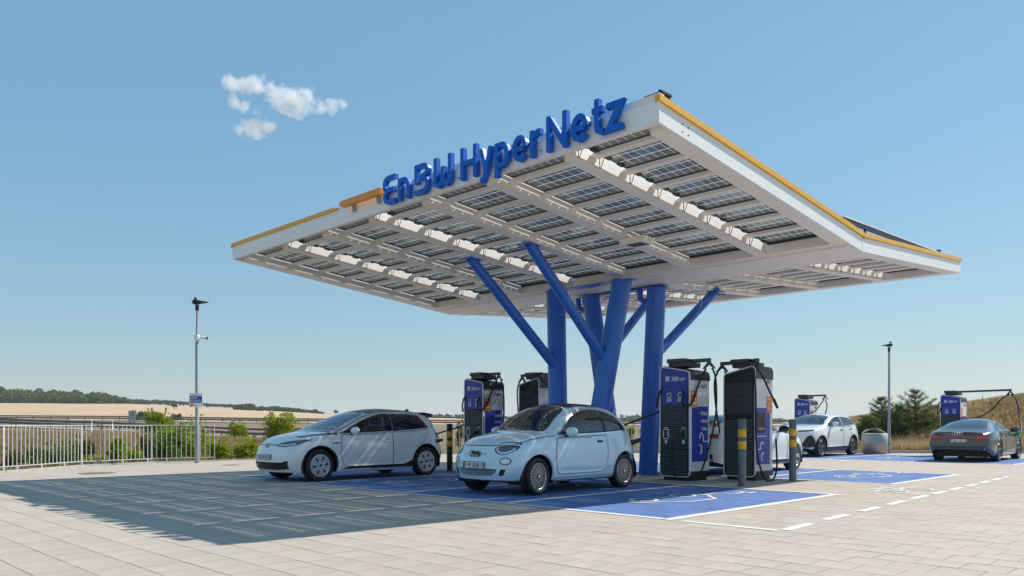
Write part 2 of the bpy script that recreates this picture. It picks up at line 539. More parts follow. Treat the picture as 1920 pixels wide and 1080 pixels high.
x0, x1, y0, y1 = A[:, 0]+g, A[:, 1]-g, A[:, 2]+g, A[:, 3]-g
V = np.zeros((n, 8, 3))
for i, (X_, Y_) in enumerate(((x0, y0), (x1, y0), (x1, y1), (x0, y1))):
    V[:, i, 0], V[:, i, 1], V[:, i, 2] = X_, Y_, -0.013
for i, (X_, Y_) in enumerate(((x0+ch, y0+ch), (x1-ch, y0+ch), (x1-ch, y1-ch), (x0+ch, y1-ch))):
    V[:, 4+i, 0], V[:, 4+i, 1], V[:, 4+i, 2] = X_, Y_, zt + tilt[:, i]
fb = np.array([(4, 5, 6, 7), (0, 1, 5, 4), (1, 2, 6, 5), (2, 3, 7, 6), (3, 0, 4, 7)])
Fc = (np.arange(n)[:, None, None]*8 + fb[None]).reshape(-1, 4)
me = np_mesh('paver_field', V.reshape(-1, 3), Fc, [M['paver'], M['paver_blue']], np.repeat(km, 5))
tag(link('paver_field', me, pavement), kind='stuff')
pm = MB()
a, b = PL/2-g, CR/2-g
pm.add([(-a, -b, -.013), (a, -b, -.013), (a, b, -.013), (-a, b, -.013), (-a+ch, -b+ch, 0), (a-ch, -b+ch, 0), (a-ch, b-ch, 0), (-a+ch, b-ch, 0)],
       [tuple(q) for q in fb])
pmesh = pm.mesh('paver', M['paver'])
for d, x, y in singles:
    o = link('paver', pmesh, pavement)
    o.location = (x, y, random.uniform(-.0012, .0012)); o.rotation_euler = (random.uniform(-.003, .003), random.uniform(-.003, .003), 0)

# kerb along the lot edge, in stones of 1 m
M['kerb'] = mat('pale_kerb_stone', (0.47, 0.44, 0.40), 0.9, var=0.10, scale=3, bump=0.2, island=0.05, objrand=0.05)
kerb = None
pts = []
for (xa, ya), (xb, yb) in zip(LOT[1:-1], LOT[2:]):
    L = math.hypot(xb-xa, yb-ya); m_ = max(1, round(L))
    for i in range(m_):
        pts.append(((xa+(xb-xa)*i/m_, ya+(yb-ya)*i/m_), (xa+(xb-xa)*(i+1)/m_, ya+(yb-ya)*(i+1)/m_)))
kerb = MB(); kerb.add([(LOT[1][0]-.2, LOT[1][1], -.3), (LOT[1][0]-.19, LOT[1][1], -.3), (LOT[1][0]-.19, LOT[1][1]+.01, -.3)], [(0, 1, 2)])
kb = MB()
kroot = None
for i, (p, q) in enumerate(pts):
    d = Vector((q[0]-p[0], q[1]-p[1])).normalized(); nn = Vector((d.y, -d.x))
    hgt = 0.03 if q[1] < 22 else 0.12
    w0, w1 = -0.02, 0.14
    s0, s1 = Vector(p)+d*.006, Vector(q)-d*.006
    m_ = MB()
    B4 = [s0+nn*w0, s1+nn*w0, s1+nn*w1, s0+nn*w1]
    m_.hexa([(*b, -.2) for b in B4] + [(*(b), hgt) for b in B4])
    if i == 0:
        kroot = tag(m_.build('kerb', M['kerb']), kind='structure')
    else:
        m_.build('kerb_stone', M['kerb'], kroot)

# ------------------------------------------------------------------ painted markings, 4 mm above the pavers
ZL = 0.0055
def strip(mb, a, b, w):
    a, b = Vector(a), Vector(b); d = (b-a).normalized(); n = Vector((-d.y, d.x))*w/2
    c = [a-n, b-n, b+n, a+n]
    mb.add([(q.x, q.y, ZL) for q in c], [(0, 1, 2, 3)])
def marking(name, segs, w):
    mb = MB()
    for i, (a, b) in enumerate(segs): strip(mb, a, b, w)
    return tag(mb.build(name, M['paint_line'], fixn=False), kind='structure')
W = 0.12
for (x0_, x1_, y0_, y1_), seps in zip(BAYS, ([-8.62, -11.22, -14.48], [-8.75, -11.4, -14.48], [-9.0, -11.85])):
    marking('bay_line', [((x0_, y0_+W/2), (x1_, y0_+W/2))], W)
    marking('bay_line', [((x0_, y1_-W/2), (x1_+.25, y1_-W/2))], W)
    marking('bay_line', [((x1_+W/2, y0_-.0), (x1_+W/2, y1_-W))], W*1.25)
    marking('bay_line', [((x0_-W/2, y0_), (x0_-W/2, y1_))], W)
    for s in seps: marking('bay_line', [((s, y0_+W), (s, y1_-W))], W)
marking('lane_line', [((-5.45, 8.45), (-4.2, 8.45))], .11)
marking('lane_line', [((-5.55, 21.0), (-4.75, 21.0))], .11)
dm = [(1497, 988), (1568.5, 970), (1632, 955), (1681, 943), (1725, 932.5), (1762, 924), (1793.5, 916.5), (1823, 910), (1848, 904), (1869, 899), (1888, 894)]
dpts = []
for u, v in dm:
    d = F_PX*CAM_H/(v-HORIZON); p = at(u, d); dpts.append(Vector((p.x, p.y)))
for i, p in enumerate(dpts):
    q = dpts[i+1] if i < len(dpts)-1 else dpts[i]+(dpts[i]-dpts[i-1])
    dr = (q-p).normalized()
    marking('lane_dash', [(p-dr*.40, p+dr*.40)], .13)

# pictograms on the ground (flat paint)
def picto(name, org, ux, uy, paths, w, label=None):
    mb = MB(); org, ux, uy = Vector(org), Vector(ux), Vector(uy)
    h = 0
    for path in paths:
        t = MB()
        pp = [(q[0], q[1]) for q in path]
        P = [org + ux*q[0] + uy*q[1] for q in pp]
        for a, b in zip(P[:-1], P[1:]):
            h += 0.00005
            d = (b-a)
            if d.length < 1e-6: continue
            d.normalize(); n = Vector((-d.y, d.x))*w/2; e = d*w*.25
            mb.add([(q.x, q.y, ZL+h) for q in (a-n-e, b-n+e, b+n+e, a+n-e)], [(0, 1, 2, 3)])
    o = mb.build(name, M['paint_line'], fixn=False)
    return tag(o, kind='structure')
def ring(cx, cy, r, n=14, a0=0, a1=360): return [(cx+r*math.cos(R(a0+(a1-a0)*i/n)), cy+r*math.sin(R(a0+(a1-a0)*i/n))) for i in range(n+1)]
EV = [ring(-.62, -.28, .22), ring(.55, -.28, .22), [(-.4, -.28), (.33, -.28)], [(.77, -.28), (1.0, -.25), (1.0, .02), (.6, .12), (.25, .45), (-.5, .45), (-.85, .1), (-1.0, .05), (-1.0, -.26), (-.84, -.28)],
      [(-1.0, -.1), (-1.45, -.1), (-1.6, .2), (-1.9, .2)], [(-1.9, .38), (-1.9, .02)], [(-1.9, .3), (-2.15, .3)], [(-1.9, .1), (-2.15, .1)]]
for (cx, cy, sc_) in ((-7.15, 10.9, .95), (-7.25, 18.9, .95), (-10.3, 11.2, .95), (-13.2, 10.6, .95), (-10.4, 29.9, .95)):
    picto('bay_pictogram', (cx, cy), (0, -sc_), (sc_, 0), EV, .06)
BIKE = [ring(-.45, 0, .28), ring(.45, 0, .28), [(-.45, 0), (-.2, .45), (.3, .45), (.0, 0), (-.2, .45)], [(-.45, 0), (0, 0)], [(.45, 0), (.27, .6), (.42, .66)], [(-.3, .52), (-.08, .52)]]
picto('bike_pictogram', (-5.15, 15.25), (.15, .95), (-.95, .15), BIKE, .065)

# manhole covers let into the paving
M['iron'] = mat('cast_iron_cover', (0.20, 0.15, 0.11), 0.7, var=0.2, scale=6)
for (u, v, lab) in ((182, 887.5, 'round iron manhole cover in the paving before the pale railing'), (434, 872, 'small iron cover in the paving left of the white hatchback')):
    d = F_PX*CAM_H/(v-HORIZON); p = at(u, d)
    r = .42 if u < 300 else .25
    c = MB()
    c.lathe([(r, .001), (r, .008), (r*.84, .008), (r*.82, .003)], 28)
    c.cyl((0, 0, .0005), (0, 0, .004), r*.82, n=28)
    o = c.build('manhole_cover', [M['iron']])
    o.location = (p.x, p.y, 0)
    tag(o, lab, 'manhole cover')
# ------------------------------------------------------------------ solar canopy
CX0, CX1 = -17.67, -5.81
YF, YV, YB = 8.46, 15.07, 20.95
ZF, ZV, ZB = 5.05, 4.42, 4.82
CB = Vector((-11.74, 14.75, 0))
def zu(y):
    """underside of the canopy at Y"""
    return ZF + (ZV-ZF)*(y-YF)/(YV-YF) if y <= YV else ZV + (ZB-ZV)*(y-YV)/(YB-YV)
canopy = thing('solar_canopy', 'white V-roofed charging canopy of glass solar panels on blue leaning columns with big blue lettering', 'canopy', CB)
def cb(mb, name, m): return mb.build(name, m, canopy, CB)
def slab_x(mb, x0, x1, ya, yb, za0, za1, zb0, zb1, mi=0):
    """sloped bar: section at ya from za0 to za1, at yb from zb0 to zb1"""
    mb.hexa([(x0, ya, za0), (x1, ya, za0), (x1, yb, zb0), (x0, yb, zb0), (x0, ya, za1), (x1, ya, za1), (x1, yb, zb1), (x0, yb, zb1)], mi)
FH = 0.262
# fascias
mb = MB(); mb.box((CX0, YF, ZF), (CX1, YF+.05, ZF+FH+.03)); cb(mb, 'front_fascia', M['white'])
mb = MB(); mb.box((-13.3, YF+.06, ZF+FH), (CX1-.03, YF+.14, ZF+FH+.125)); mb.box((-13.3, YF+.045, ZF+FH+.125), (CX1-.03, YF+.16, ZF+FH+.14)); cb(mb, 'front_flashing', M['white'])
mb = MB(); mb.box((CX0+.01, YF-.035, ZF+FH+.033), (-13.3, YF+.1, ZF+FH+.10)); cb(mb, 'front_trim', M['yellow'])
mb = MB(); mb.box((CX0, YB-.05, ZB), (CX1, YB, ZB+FH)); cb(mb, 'rear_fascia', M['white'])
for x0, x1, sgn in ((CX1-.05, CX1, 1), (CX0, CX0+.05, -1)):
    mb = MB()
    slab_x(mb, x0, x1, YF+.052, YV-.04, zu(YF+.05), zu(YF+.05)+FH, ZV, ZV+FH)
    cb(mb, 'side_fascia', M['white'])
    mb = MB()
    slab_x(mb, x0, x1, YV+.04, YB-.052, ZV, ZV+FH, ZB, ZB+FH)
    cb(mb, 'side_fascia', M['white'])
    mb = MB(); mb.box((x0-.004, YV-.06, ZV-.004), (x1+.004, YV+.06, ZV+FH-.02)); cb(mb, 'fascia_joint_cover', M['white'])
    for ya, yb in ((YF-.03, YV-.005), (YV+.005, YB+.02)):
        mb = MB()
        a, b = (x0, x1+.035) if sgn > 0 else (x0-.035, x1)
        slab_x(mb, a, b, ya, yb, zu(ya)+FH+.003, zu(ya)+FH+.083, zu(yb)+FH+.003, zu(yb)+FH+.083)
        cb(mb, 'side_trim', M['yellow'])
# fixing screws on the right fascia
mb = MB()
for y in (9.0, 9.14):
    for dz in (.07, .17): mb.cyl((CX1, y, zu(y)+dz), (CX1+.006, y, zu(y)+dz), .011, n=6)
cb(mb, 'fascia_screws', M['black'])
mb = MB()
mb.box((CX1-.26, YF+.16, ZF+FH), (CX1-.06, YF+.34, ZF+FH+.17)); mb.box((CX1-.34, YF+.14, ZF+FH+.17), (CX1-.04, YF+.36, ZF+FH+.2)); mb.cyl((CX1-.16, YF+.25, ZF+FH+.2), (CX1-.16, YF+.25, ZF+FH+.27), .022, n=8)
cb(mb, 'roof_sensor', M['black'])

# grid of ribs, purlins, panels
RIBS = [-7.5, -9.15, -10.8, -12.42, -14.05, -15.66]
GAPPED = {-7.5, -12.42, -15.66}
XE = [CX1-.30] + RIBS + [CX0+.34]
YN = [8.69] + [9.12 + i*.745 for i in range(8)]            # panel boundaries of the front wing
YR = [15.62 + i*.70 for i in range(8)]                     # and of the rear wing
# perimeter plates
PT = .262
def plate(x0, x1, ya, yb, name):
    mb = MB(); slab_x(mb, x0, x1, ya, yb, zu(ya)+.002, zu(ya)+PT, zu(yb)+.002, zu(yb)+PT); cb(mb, name, M['rib'])
mb = MB(); ya, yb = YF+.052, YN[0]
mb.hexa([(CX0+.052, ya, zu(ya)+.002), (CX1-.052, ya, zu(ya)+.002), (CX1-.052, yb, zu(yb)+.085), (CX0+.052, yb, zu(yb)+.085),
         (CX0+.052, ya, zu(ya)+PT), (CX1-.052, ya, zu(ya)+PT), (CX1-.052, yb, zu(yb)+PT), (CX0+.052, yb, zu(yb)+PT)])
cb(mb, 'front_edge_beam', M['rib'])
plate(CX0+.052, CX1-.052, YN[-1]+.004, YV-.549, 'inner_edge_beam')
plate(CX0+.052, CX1-.052, YR[-1], YB-.052, 'rear_edge_beam')
for x0, x1 in ((XE[0], CX1-.053), (CX0+.053, XE[-1])):
    plate(x0, x1, YN[0]+.003, YN[-1]+.001, 'side_edge_beam'); plate(x0, x1, YV+.55, YR[-1]-.003, 'side_edge_beam')
mb = MB()
mb.hexa([(CX0+.055, YV-.545, zu(YV-.545)-.03), (CX1-.055, YV-.545, zu(YV-.545)-.03), (CX1-.055, YV+.545, zu(YV+.545)-.03), (CX0+.055, YV+.545, zu(YV+.545)-.03),
         (CX0+.055, YV-.545, ZV+.30), (CX1-.055, YV-.545, ZV+.30), (CX1-.055, YV+.545, ZV+.30), (CX0+.055, YV+.545, ZV+.30)])
cb(mb, 'valley_beam', M['rib'])
def rib(x, ya, yb):
    mb = MB()
    w0, w1, hh = .115, .085, .235
    P = lambda y: [(x-w0, y, zu(y)+.004), (x+w0, y, zu(y)+.004), (x+w1, y, zu(y)+hh), (x-w1, y, zu(y)+hh)]
    a, b = P(ya), P(yb)
    mb.add(a+b, [(0, 1, 2, 3), (7, 6, 5, 4), (0, 4, 5, 1), (1, 5, 6, 2), (2, 6, 7, 3), (3, 7, 4, 0)])
    cb(mb, 'roof_rib', M['rib'])
for x in RIBS:
    rib(x, YN[0]+.003, YN[-1]+.001); rib(x, YV+.548, YR[-1]-.003)
# purlins between ribs
for ys in (YN[1:-1], YR[1:-1]):
    for y in ys:
        for xa, xb in zip(XE[:-1], XE[1:]):
            mb = MB()
            a = xa-.105 if xa in RIBS else xa-.002
            b = xb+.105 if xb in RIBS else xb+.002
            z = zu(y)+.135
            mb.box((b, y-.07, z), (a, y+.07, z+.055))
            cb(mb, 'purlin', M['rib'])
# panels: black frame edge, dark cells with open gaps of clear glass between them
M['clear'] = glass_mat('clear_panel_glass', (0.93, 0.95, 0.93), 0.02)
_n, _l = M['clear'].node_tree.nodes, M['clear'].node_tree.links
_t = _n.new('ShaderNodeBsdfTranslucent'); _t.inputs['Color'].default_value = (.85, .84, .80, 1)
_d = _n.new('ShaderNodeBsdfDiffuse'); _d.inputs['Color'].default_value = (.75, .74, .70, 1)
_a = _n.new('ShaderNodeMixShader'); _a.inputs['Fac'].default_value = .5; _l.new(_t.outputs[0], _a.inputs[1]); _l.new(_d.outputs[0], _a.inputs[2])
_m = _n.new('ShaderNodeMixShader'); _m.inputs['Fac'].default_value = .22
_o = _n['Material Output'].inputs['Surface']; _s = _o.links[0].from_socket
_l.new(_s, _m.inputs[1]); _l.new(_a.outputs[0], _m.inputs[2]); _l.new(_m.outputs[0], _o)
def panel_mesh(lx, ly, nx, ny):
    mb = MB()
    fr = .022
    for a, b in (((-lx/2, -ly/2, -.02), (lx/2, -ly/2+fr, .02)), ((-lx/2, ly/2-fr*2.2, -.035), (lx/2, ly/2, .02)),
                 ((-lx/2, -ly/2+fr, -.018), (-lx/2+fr, ly/2-fr*2.2, .018)), ((lx/2-fr, -ly/2+fr, -.018), (lx/2, ly/2-fr*2.2, .018))):
        mb.box(a, b, 0)
    gx, gy = .009, .019
    X0, X1, Ya, Yb = -lx/2+fr+.012, lx/2-fr-.012, -ly/2+fr+.012, ly/2-fr*2.2-.012
    cw, chh = (X1-X0)/nx, (Yb-Ya)/ny
    for i in range(nx):
        for j in range(ny):
            a, b = X0+i*cw+gx/2, X0+(i+1)*cw-gx/2
            c, d = Ya+j*chh+gy/2, Ya+(j+1)*chh-gy/2
            mb.add([(a, c, 0), (b, c, 0), (b, d, 0), (a, d, 0)], [(3, 2, 1, 0)], 1)
    mb.add([(X0-.01, Ya-.01, .004), (X1+.01, Ya-.01, .004), (X1+.01, Yb+.01, .004), (X0-.01, Yb+.01, .004)], [(3, 2, 1, 0)], 2)
    return mb.mesh('solar_panel', [M['black'], M['cell'], M['clear']], fixn=False)
pcache = {}
jb = MB(); jb.box((-.02, -.06, -.045), (.06, .06, -.022))
jbm = jb.mesh('junction_box', M['black'])
for ys, ny in ((YN, 3), (YR, 3)):
    for yi, (ya, yb) in enumerate(zip(ys[:-1], ys[1:])):
        for xa, xb in zip(XE[:-1], XE[1:]):
            # xa is the right (larger) edge, xb the left one
            r_ = xa - (.14 if xa in RIBS else .01)
            gap = .075 if xb in GAPPED else .012
            l_ = xb + (.095 if xb in RIBS else .02) + (gap if xb in RIBS else 0)
            lx, ly = r_-l_, yb-ya-.02
            ym = (ya+yb)/2
            slope = math.atan2(zu(yb)-zu(ya), yb-ya)
            key = (round(lx, 2), round(ly, 2))
            if key not in pcache:
                pcache[key] = panel_mesh(lx, ly, 8 if lx > 1.1 else 7, ny if ly > .5 else 2)
            o = link('solar_panel', pcache[key], canopy)
            o.location = Vector(((r_+l_)/2, ym, zu(ym)+.205)) - CB
            o.rotation_euler = (slope, 0, 0)
            if xb in GAPPED:
                for jy in (-.2, .12):
                    j = link('junction_box', jbm, o); j.location = (-lx/2+.03, jy*ly/.75, 0)
                cv = MB()
                q0 = Vector((l_+.03, ym-.27, zu(ym)+.19))
                q1 = Vector((l_-.02, ya+.06, zu(ya)+.17)) if yi else Vector((l_-.02, ya+.1, zu(ya)+.17))
                pts_ = [q0.lerp(q1, t)+Vector((-.03*math.sin(math.pi*t), 0, -.17*math.sin(math.pi*t))) for t in np.linspace(0, 1, 8)]
                cv.tube(pts_, .0065, 5)
                cb(cv, 'panel_cable', M['black'])
# light fittings under the ribs
for x, y in ((-9.15, 12.28), (-14.05, 13.05)):
    mb = MB(); z = zu(y)-.02
    mb.box((x-.05, y-.22, z-.07), (x+.52, y+.16, z+.05), 0, .02)
    mb.box((x+.08, y-.16, z-.076), (x+.42, y+.10, z-.069), 1)
    mb.cyl((x-.02, y+.2, z-.02), (x-.02, y+.2, z+.1), .045, n=8, mi=1)
    cb(mb, 'light_fitting', [M['rib'], M['black']])
# blue columns and struts
COLS = [((-12.1, 13.63), (-12.62, 14.1)), ((-11.22, 13.63), (-10.70, 14.15)), ((-12.1, 15.75), (-12.62, 15.4)), ((-11.14, 15.75), (-10.66, 15.42))]
for (bx, by), (tx, ty) in COLS:
    mb = MB(); mb.cyl((bx, by, .015), (tx, ty, ZV-.03), .222, .222, 28)
    c_ = cb(mb, 'column', M['blue'])
    mb = MB(); mb.cyl((bx, by, 0), (bx, by, .022), .33, n=28)
    for q in range(8): mb.cyl((bx+.28*math.cos(q*.785), by+.28*math.sin(q*.785), .022), (bx+.28*math.cos(q*.785), by+.28*math.sin(q*.785), .055), .022, n=6, mi=1)
    cb(mb, 'base_plate', [M['blue'], M['galv']])
    mb = MB(); e_ = Vector((tx, ty, ZV-.03))-Vector((bx, by, .015)); b0 = Vector((bx, by, .015))
    for q in (.42, .985): mb.cyl(b0+e_*q, b0+e_*(q+.004), .2265, n=28, caps=False)
    cb(mb, 'weld_seam', M['blue'])
STR = [((-12.36, 13.86, 2.50), (-12.72, 11.45)), ((-10.98, 13.88, 2.62), (-10.90, 11.38)), ((-12.40, 15.55, 2.75), (-12.72, 18.1)), ((-10.86, 15.58, 2.78), (-10.72, 18.15))]
for a, (tx, ty) in STR:
    tz = zu(ty)+.03
    mb = MB(); mb.cyl(a, (tx, ty, tz), .115, .115, 20); cb(mb, 'strut', M['blue'])
    mb = MB(); mb.box((tx-.16, ty-.2, zu(ty)-.022), (tx+.16, ty+.2, zu(ty)+.0)); cb(mb, 'strut_plate', M['blue'])
# short pipe elbows on the rear columns, tie beam of the columns
for x, y, s in ((-12.58, 15.42, -1), (-10.70, 15.44, -1)):
    mb = MB(); mb.tube([(x, y, 3.98), (x-.30, y-.06, 4.10), (x-.38, y-.08, 4.16), (x-.40, y-.08, 4.38)], .07, 10); cb(mb, 'drain_pipe', M['blue'])
mb = MB(); mb.box((-12.9, 14.02, ZV-.045), (-10.4, 14.3, ZV-.025)); cb(mb, 'head_plate', M['blue'])
mb = MB(); mb.box((-12.9, 15.28, ZV-.045), (-10.4, 15.56, ZV-.025)); cb(mb, 'head_plate', M['blue'])
# dark module row standing above the rear wing
mb = MB(); slab_x(mb, CX1-.36, CX1-.30, 14.9, 20.95, 5.02, 5.095, 5.20, 5.275, 0); slab_x(mb, CX1-.37, CX1-.29, 14.9, 20.97, 5.097, 5.115, 5.277, 5.295, 1)
for y in (16.0, 20.7):
    for x in (CX1-.33,): mb.box((x-.02, y-.03, zu(y)+.24), (x+.02, y+.03, 5.02+.18*(y-14.9)/6.05), 0)
cb(mb, 'roof_cable_tray', [M['navy'], M['white']])
mb = MB(); mb.box((CX1-.40, 20.5, 5.28), (CX1-.32, 20.6, 5.36)); mb.box((CX1-.42, 20.6, 5.19), (CX1-.31, 21.1, 5.23)); cb(mb, 'roof_sensor', M['black'])

# ------------------------------------------------------------------ lettering on the front edge
def uX(u, y=8.32):
    k = (u-960)/F_PX
    return -y*(1-k)/(1+k)
CAPH, XH, T = .505, .385, .079
def arc(cx, cz, rx, rz, a0, a1, n=7): return [(cx+rx*math.cos(R(a0+(a1-a0)*i/n)), cz+rz*math.sin(R(a0+(a1-a0)*i/n))) for i in range(n+1)]
def glyph(c, w):
    h, t, x = CAPH, T, XH; e = t/2
    rx = (w-t)/2; cx = w/2
    if c == 'E': return [[(w, h-e), (.5*w, h-e)] + arc(.5*w, .75*h+e*.25, .5*w-e, .25*h-e*1.1, 90, 180, 4)[1:] + [(e, .62*h), (.22*w, .51*h)],
                         [(.86*w, .5*h), (.35*w, .5*h)] + arc(.5*w, .25*h+e*.3, .5*w-e, .25*h-e*.6, 130, 270, 6) + [(w, e)]]
    if c == 'n': return [[(e, 0), (e, x)], [(e, x-e), (.5*w, x-e)] + arc(.5*w, x-e-.12, .5*w-e, .12, 90, 0, 4)[1:] + [(w-e, 0)]]
    if c == 'B': return [[(e, .36*h), (e, h-e), (.6*w, h-e)] + arc(.62*w, .76*h, .38*w-e, .24*h-e, 90, -80, 6) + [(.35*w, .53*h)],
                         [(.62*w, .53*h)] + arc(.6*w, .27*h+.01, .4*w-e, .26*h-e*.5, 70, -90, 6) + [(0, e)]]
    if c == 'W': return [[(e, h), (e, .25*h)] + arc(.27*w, .25*h, .27*w-e, .25*h-e, 180, 300, 5) + [(.5*w, .24*h), (.5*w, .66*h)],
                         [(.5*w, .3*h)] + arc(.73*w, .25*h, .27*w-e, .25*h-e, 240, 360, 5) + [(w-e, h)]]
    if c == 'H': return [[(e, 0), (e, h)], [(w-e, 0), (w-e, h)], [(t, .5*h), (w-t, .5*h)]]
    if c == 'y': return [[(e*.9, x), (.5*w, .06)], [(w-e*.9, x), (.5*w-.01, .0), (.36*w, -.09), (.1*w, -.10)]]
    if c == 'p': return [[(e, -.13), (e, x)], [(e, x-e)] + arc(cx, x*.5, rx, x/2-e, 90, -90, 9) + [(e, e)]]
    if c == 'e': return [arc(cx, x*.5, rx, x/2-e, -38, -360, 16), [(t, x*.48), (w-t*.8, x*.48)]]
    if c == 'r': return [[(e, 0), (e, x)], [(e, .6*x)] + arc(.78*w, .62*x, .78*w-e, .38*x-e, 180, 80, 5)]
    if c == 'N': return [[(e, 0), (e, h)], [(w-e, 0), (w-e, h)], [(e*1.1, h-.03), (w-e*1.1, .03)]]
    if c == 't': return [[(.42*w, h*.98), (.42*w, .12)] + arc(.42*w+.09, .12, .09, .12-e, 180, 270, 4)[1:] + [(w, e)], [(0, x-e), (.95*w, x-e)]]
    if c == 'z': return [[(0, x-e), (w-e*.7, x-e), (e*.9, e), (w, e)]]
LET = [('E', 716, 738.5), ('n', 744, 765), ('B', 775, 801), ('W', 811, 843.5), ('H', 861, 891), ('y', 896, 920), ('p', 925, 951), ('e', 958, 985), ('r', 991, 1013),
       ('N', 1022, 1060), ('e', 1068, 1100), ('t', 1107, 1129), ('z', 1134, 1163)]
for c, ua, ub in LET:
    xa, xb = uX(ua), uX(ub)
    mb = MB()
    for i, path in enumerate(glyph(c, xb-xa)):
        stroke_mesh(mb, path, T, 8.34+i*.0015, 8.42-i*.0015, xa, 5.085)
    cb(mb, 'sign_letter', M['signblue'])
# letter brackets and the orange bar
mb = MB()
for i in range(26):
    x = uX(716)+(uX(1163)-uX(716))*(i+.5)/26
    mb.box((x-.008, 8.42, 5.17), (x+.008, YF, 5.19))
cb(mb, 'letter_brackets', M['galv'])
mb = MB()
xa, xb = uX(638), uX(713)
mb.prism([(xa, 5.335), (xa+.05, 5.31), (xb, 5.31), (xb, 5.42), (xa+.05, 5.42), (xa, 5.395)], 'Y', 8.30, 8.40)
cb(mb, 'logo_bar', M['orange'])
mb = MB()
for x in (xa+.3, xb-.2): mb.box((x-.03, 8.40, 5.2), (x+.03, 8.455, 5.36))
cb(mb, 'logo_bar_bracket', M['galv'])
